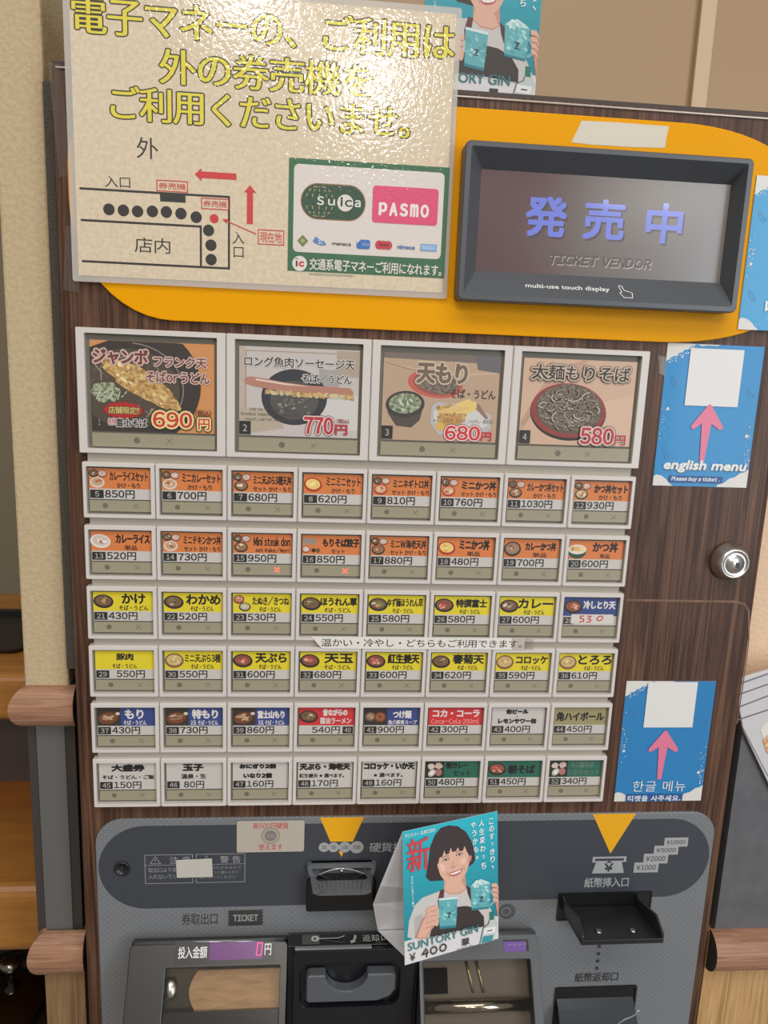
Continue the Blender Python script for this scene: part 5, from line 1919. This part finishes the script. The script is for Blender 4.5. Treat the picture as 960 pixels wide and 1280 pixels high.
def advert(P, k, price=True):
    def h(*pts):
        return [(min(max(u, 0.0), 80.0) * k, min(max(v, 0.0), 104.0) * k) for u, v in [HOM(*q) for q in pts]]

    def pl(c_, *pts):
        P.poly(h(*pts), c_)

    def ov(cx, cy, rx, ry, c_, rot=0, n=18):
        a = math.radians(rot)
        pl(c_, *[(cx + rx * math.cos(t) * math.cos(a) - ry * math.sin(t) * math.sin(a), cy + rx * math.cos(t) * math.sin(a) + ry * math.sin(t) * math.cos(a)) for t in [2 * math.pi * i / n for i in range(n)]])

    def ln(c_, wd, *pts):
        P.line(h(*pts), wd * k, c_)

    W, Hh = 80 * k, 104 * k
    for i in range(12):
        t = i / 11
        P.rect(0, Hh * i / 12 * 0.84, W, Hh * 0.84 / 12, (int(30 - 14 * t), int(182 - 46 * t), int(200 - 46 * t)))
    P.rect(0, Hh * 0.82, W, Hh * 0.18, (222, 220, 222))
    HAIR, SK, SK2 = (52, 36, 38), (226, 178, 156), (206, 150, 130)
    # clothes
    pl((204, 200, 196), (183, 985), (195, 860), (240, 740), (300, 680), (400, 640), (470, 612), (640, 600), (720, 625), (790, 700), (850, 800), (872, 850), (700, 900), (430, 965), (240, 1000))
    pl((182, 178, 176), (240, 830), (300, 800), (330, 900), (290, 985), (240, 990))
    # neck
    pl(SK2, (470, 540), (630, 500), (640, 600), (600, 640), (520, 650), (470, 622))
    pl(SK, (480, 560), (600, 545), (632, 600), (596, 630), (520, 640), (474, 615))
    # hair behind
    pl(HAIR, (500, 133), (570, 142), (632, 185), (672, 250), (697, 330), (702, 395), (688, 418), (660, 440), (600, 470), (470, 545), (420, 548), (360, 553), (325, 522), (345, 400), (358, 290), (395, 200), (440, 150))
    # face
    pl(SK, (412, 380), (418, 440), (440, 505), (478, 552), (520, 575), (560, 570), (606, 535), (640, 480), (658, 420), (655, 340), (620, 270), (520, 240), (430, 300))
    ov(662, 385, 12, 28, SK2, 15)
    pl((238, 196, 176), (430, 420), (470, 430), (480, 470), (450, 480)); pl((238, 196, 176), (590, 390), (630, 370), (636, 410), (600, 430))
    # fringe
    pl(HAIR, (402, 400), (398, 330), (420, 250), (480, 200), (560, 195), (630, 240), (664, 320), (664, 372), (640, 330), (622, 290), (612, 322), (590, 330), (572, 300), (560, 326), (530, 334), (520, 300), (505, 345), (480, 352), (470, 320), (455, 366), (432, 376), (424, 420), (412, 420))
    # features
    for ex, ey in ((482, 390), (585, 350)):
        ov(ex, ey, 27, 9, (70, 46, 44), -18); ov(ex, ey + 1, 20, 5.5, (226, 214, 206), -18); ov(ex, ey, 8, 7.5, (44, 28, 28))
    ln((80, 56, 50), 0.5, (450, 378), (478, 362), (508, 362)); ln((80, 56, 50), 0.5, (560, 338), (584, 322), (612, 322))
    ln(SK2, 0.7, (540, 395), (536, 430), (528, 446)); ln((190, 128, 112), 0.6, (520, 444), (538, 452), (560, 436))
    pl((190, 92, 92), (502, 492), (540, 478), (570, 470), (610, 450), (604, 478), (580, 500), (545, 514), (520, 512))
    pl((240, 236, 230), (512, 494), (545, 484), (575, 474), (602, 462), (592, 480), (560, 496), (528, 502))
    ln((196, 138, 120), 0.5, (488, 480), (496, 500), (510, 520)); ln((196, 138, 120), 0.5, (612, 430), (622, 446), (620, 470))
    # apron
    AP = (54, 44, 42)
    pl((98, 44, 46), (440, 618), (474, 612), (466, 690), (430, 760), (422, 700)); pl((70, 40, 44), (636, 578), (672, 600), (690, 680), (672, 690), (650, 640))
    pl(AP, (572, 738), (640, 728), (720, 745), (768, 800), (772, 870), (560, 918), (395, 965), (360, 972), (380, 900), (430, 830))
    # mugs
    def mug(cx, cy, w_, h_, top):
        G1, G2, G3 = (96, 176, 184), (150, 208, 210), (40, 128, 142)
        sk = -18 * w_ / 72
        pl(G1, (cx - w_, cy - h_), (cx + w_, cy - h_ + sk), (cx + w_ * 0.86, cy + h_ + sk), (cx - w_ * 0.86, cy + h_))
        random.seed(int(cx))
        for i in range(22):
            a, d = random.uniform(-0.82, 0.82), random.uniform(-0.95, 0.72)
            x, y = cx + a * w_, cy + d * h_ + sk * (a + 1) / 2
            q = random.uniform(8, 18)
            pl(random.choice([G2, (124, 196, 200), (178, 222, 222), (84, 160, 170)]), (x - q, y), (x - q * 0.3, y - q), (x + q, y - q * 0.4), (x + q * 0.5, y + q * 0.7))
        pl(G3, (cx - w_ * 0.88, cy + h_ * 0.84), (cx + w_ * 0.88, cy + h_ * 0.84 + sk), (cx + w_ * 0.86, cy + h_ + sk), (cx - w_ * 0.86, cy + h_))
        if top:
            pl((198, 226, 226), (cx - w_, cy - h_ + 6), (cx - w_ * 0.6, cy - h_ * 1.3), (cx, cy - h_ * 1.55), (cx + w_ * 0.7, cy - h_ * 1.36), (cx + w_, cy - h_ + sk))
            for i in range(8):
                ov(cx + random.uniform(-0.7, 0.7) * w_, cy - h_ * random.uniform(0.9, 1.35), 13, 9, random.choice([(160, 210, 212), (222, 238, 238)]), random.uniform(0, 90), 6)
        else:
            pl((214, 234, 234), (cx - w_, cy - h_ - 4), (cx + w_, cy - h_ + sk - 4), (cx + w_, cy - h_ + sk + 12), (cx - w_, cy - h_ + 12))
        ov(cx + 8, cy - 10, 17, 4, (40, 52, 58), -8); ov(cx + 10, cy + 2, 5, 20, (40, 52, 58), 20); ov(cx + 8, cy + 22, 22, 3, (50, 62, 68), -8)
    mug(502, 795, 72, 112, False)
    mug(740, 668, 72, 90, True)
    ln((120, 176, 180), 2.2, (808, 610), (838, 640), (836, 690), (806, 716))
    # hands: palm, four fingers each and a thumb
    pl(SK2, (245, 990), (300, 850), (330, 800), (400, 790), (410, 870), (370, 920), (335, 985)); pl(SK, (262, 984), (306, 860), (340, 810), (385, 830), (380, 890), (325, 975))
    for i in range(4):
        y = 742 + 38 * i
        pl(SK, (322 - 6 * i, y + 40), (350, y + 4), (408, y - 12), (428, y + 2), (420, y + 22), (372, y + 34), (340, y + 54))
        ln((186, 126, 106), 0.55, (335 - 4 * i, y + 52), (372, y + 34), (420, y + 22))
    ov(418, 855, 13, 32, SK, 8)
    pl(SK2, (856, 560), (896, 575), (900, 640), (893, 800), (874, 812), (850, 720), (838, 640))
    for i in range(4):
        y = 560 + 34 * i
        pl(SK, (815 + 4 * i, y + 2), (850, y - 6 + i * 2), (895, y + 14), (895, y + 40), (856, y + 26), (822 + 4 * i, y + 26))
        ln((186, 126, 106), 0.55, (822 + 4 * i, y + 27), (856, y + 26), (894, y + 40))
    # bottle
    pl((30, 116, 104), (806, 765), (836, 757), (838, 815), (808, 822)); pl((196, 206, 206), (806, 822), (838, 815), (842, 835), (862, 852), (836, 975), (738, 1000), (762, 880), (800, 848))
    pl((236, 234, 234), (770, 880), (850, 862), (846, 905), (764, 925)); pl((62, 150, 160), (758, 940), (834, 922), (826, 972), (748, 992)); ln((54, 60, 70), 0.9, (790, 900), (826, 890)); ln((54, 60, 70), 0.6, (738, 1000), (762, 880), (800, 848), (806, 822))
    # lettering
    GR = (52, 122, 126)

    def vt(s, x, y0, y1, x2, c_, cw, ch):
        n_ = len(s)
        for i, q in enumerate(s):
            t = i / max(1, n_ - 1)
            px_, py_ = x + (x2 - x) * t, y0 + (y1 - y0) * t
            u, v = HOM(px_, py_)
            sm = 0.55 if q in 'っ、。' else 1.0
            P.text(q, (u - cw * sm / 2) * k, (v - ch * sm / 2) * k, cw * sm * k, ch * sm * k, c_, 0.03)

    def ht(s, x0_, y0_, x1_, y1_, c_, b_=0.02, **kw):
        a_, d_ = HOM(x0_, y0_), HOM(x1_, y1_)
        P.text(s, a_[0] * k, a_[1] * k, (d_[0] - a_[0]) * k, (d_[1] - a_[1]) * k, c_, b_, 3, **kw)

    vt('このすっきり、', 812, 112, 440, 826, (232, 240, 240), 4.2, 5.0)
    vt('人生変わっち', 742, 122, 430, 760, (232, 240, 240), 4.6, 5.4)
    vt('やうかも。', 682, 134, 372, 712, (232, 240, 240), 4.2, 5.0)
    ht('新', 165, 232, 352, 452, (214, 56, 66), 0.0, wide=0.35 * k)

    a_ = HOM(146, 186)
    P.text('サントリー SUNTORY', a_[0] * k, a_[1] * k, 25 * k, 3.2 * k, (230, 238, 238), 0.02)
    vt('あたらしい翠ジンソーダ', 210, 520, 740, 222, (214, 230, 230), 1.6, 2.0)
    P.text('SUNTORY GIN', 2.4 * k, 87.0 * k, 59 * k, 6.2 * k, GR, 0.0, 3, wide=0.18 * k, raw=True)
    a_ = HOM(590, 985)
    P.text('翠', (a_[0] + 1.5) * k, (a_[1] - 1.0) * k, 7 * k, 6 * k, (40, 42, 46), 0.03)
    P.text('JAPANESE GIN', (a_[0] - 3.0) * k, (a_[1] + 5.6) * k, 14 * k, 1.6 * k, (70, 72, 78), 0.0)
    if price:
        P.text('¥', 3.6 * k, 95.6 * k, 5.0 * k, 6.0 * k, (44, 44, 50), 0.02)
        B_ = (30, 30, 34)
        x, y = 14 * k, 94.6 * k
        P.line([(x + 3.6 * k, y), (x, y + 4.4 * k), (x + 5.2 * k, y + 4.0 * k)], 1.1 * k, B_); P.line([(x + 4.4 * k, y + 1.4 * k), (x + 3.4 * k, y + 7.4 * k)], 1.1 * k, B_)
        for q in (9.6, 17.4):
            P.line([(x + (q + 2.6 * math.cos(t)) * k, y + (3.4 + 2.7 * math.sin(t)) * k) for t in [-0.6 + i * 0.45 for i in range(15)]], 1.1 * k, B_)


# tent card taped to the grey panel
TC = [Vector((0.2323, -0.0400, Zc(-263.0))), Vector((0.3086, -0.0171, Zc(-261.8))), Vector((0.3137, -0.0288, Zc(-364.6))), Vector((0.2374, -0.0517, Zc(-365.8)))]
tu = (TC[1] - TC[0]).normalized(); tw = (TC[3] - TC[0]).normalized(); tn = tu.cross(tw).normalized()
if tn.y > 0:
    tn = -tn
t = thing('tent_card', 'folded tent card with a cyan gin advert and handwritten price, on the grey panel', 'tent card', (0.27, -0.02, Zc(-385)))
WCARD = bumpy('white_card', (226, 226, 230), 60, 0.05, 0.001, 0.6)
P = Pr(0.4, 0.35)
advert(P, 1.0)
o = P.build('front_panel', t, tuple(TC[0]), 0.0003, [(0, 0), (0, 104), (80, 104), (80, 0)], (226, 226, 230))
# local x, -y, -z run along the card, out of it and down it
M3 = Matrix((tu, -tn, -tw)).transposed().to_4x4()
o.data.transform(M3)
o['label'] = 'cyan printed front of the tent card'
# back panel and floor of the folded card
back_l = [TC[0], Vector((0.2190, -0.0260, Zc(-318))), Vector((0.2155, -0.0120, Zc(-345))), Vector((0.2210, -0.0030, Zc(-376)))]
back_r = [TC[1], Vector((0.3040, -0.0080, Zc(-318))), Vector((0.3020, -0.0030, Zc(-345))), Vector((0.3010, -0.0010, Zc(-376)))]
b = MB(); rows = [back_l, back_r]
th_ = Vector((0, 0.0003, 0.0))
b.loops([[tuple(v) for v in back_l] + [tuple(v + th_) for v in reversed(back_l)], [tuple(v) for v in back_r] + [tuple(v + th_) for v in reversed(back_r)]], 0, True, True)
b.build('back_panel', WCARD, t, tuple(TC[0]))
b = MB()
fl = [back_l[-1] + Vector((0, 0, -0.0004)), TC[3] + Vector((0, 0.001, 0.006))]
fr = [back_r[-1] + Vector((0, 0, -0.0004)), TC[2] + Vector((0, 0.001, 0.006))]
th_ = Vector((0, 0, -0.0003))
b.loops([[tuple(v) for v in fl] + [tuple(v + th_) for v in reversed(fl)], [tuple(v) for v in fr] + [tuple(v + th_) for v in reversed(fr)]], 0, True, True)
b.build('base_flap', WCARD, t, tuple(fl[0]))

# the same advert as a larger sheet on the wall behind the machine
YA = 0.3096
axr = (XZ(672, 0, YA)[0] + XZ(669, 117, YA)[0]) / 2 + 0.002
k = 1.50
P = Pr(0.35, 0.5)
advert(P, k, False)
zt_ad = XZ(600, 115, YA)[1] + (104 - 11.0) * k / 1000 + 0.008
o = P.build('advert_sheet', None, (axr - 0.080 * k, YA, zt_ad), 0.0003, [(0, 0), (0, 104 * k), (80 * k, 104 * k), (80 * k, 0)], (226, 226, 230))
tag(o, 'cyan gin advert sheet on the brown wall above the machine top, partly behind the notice', 'poster')

# ------------------------------------------------------------------ menu board at the right edge
YB = 0.0105
quad = [(915, 848), (968, 833), (1010, 822), (1030, 1125), (960, 981), (927, 912)]
pts = [XZ(px, py, YB) for px, py in quad]
t = thing('menu_board', 'white acrylic menu board with thin grey rules and a food photo at the right edge', 'menu board', (0.55, YB, pts[4][1]))
b = MB(); b.prism(pts, YB - 0.003, YB)
b.build('board', mat((206, 204, 208), 0.25, 0, 0.4), t, (pts[0][0], YB, pts[0][1]), bevel=0.0008)
b = MB()
for p_, q_ in (((915, 858), (1000, 828)), ((915, 871), (1000, 841)), ((915, 887), (1000, 854)), ((915, 902), (1000, 874)), ((926, 905), (962, 974))):
    (xa, za_), (xb, zb_) = XZ(*p_, YB - 0.003), XZ(*q_, YB - 0.003)
    b.prism([(xa, za_ - 0.0005), (xb, zb_ - 0.0005), (xb, zb_ + 0.0005), (xa, za_ + 0.0005)], YB - 0.0033, YB - 0.0029)
b.build('rule', mat((104, 102, 106), 0.4), t, (pts[0][0], YB - 0.003, pts[0][1]))
c = [XZ(*q, YB - 0.003) for q in ((950, 912), (956, 904), (985, 893), (1000, 960), (975, 968), (962, 944))]
b = MB(); b.prism(c, YB - 0.0034, YB - 0.0029)
ph = b.build('food_photo', mat((226, 222, 214), 0.35), t, (c[0][0], YB - 0.003, c[0][1]))
c = [XZ(*q, YB - 0.003) for q in ((953, 925), (962, 915), (980, 912), (985, 945), (968, 948), (958, 940))]
b = MB(); b.prism(c, YB - 0.0037, YB - 0.0033)
b.build('curry_rice', bumpy('curry', (206, 120, 62), 300, 0.5, 0.001, 0.5, 0, (232, 206, 170), 2.0), ph, (c[0][0], YB - 0.0035, c[0][1]))
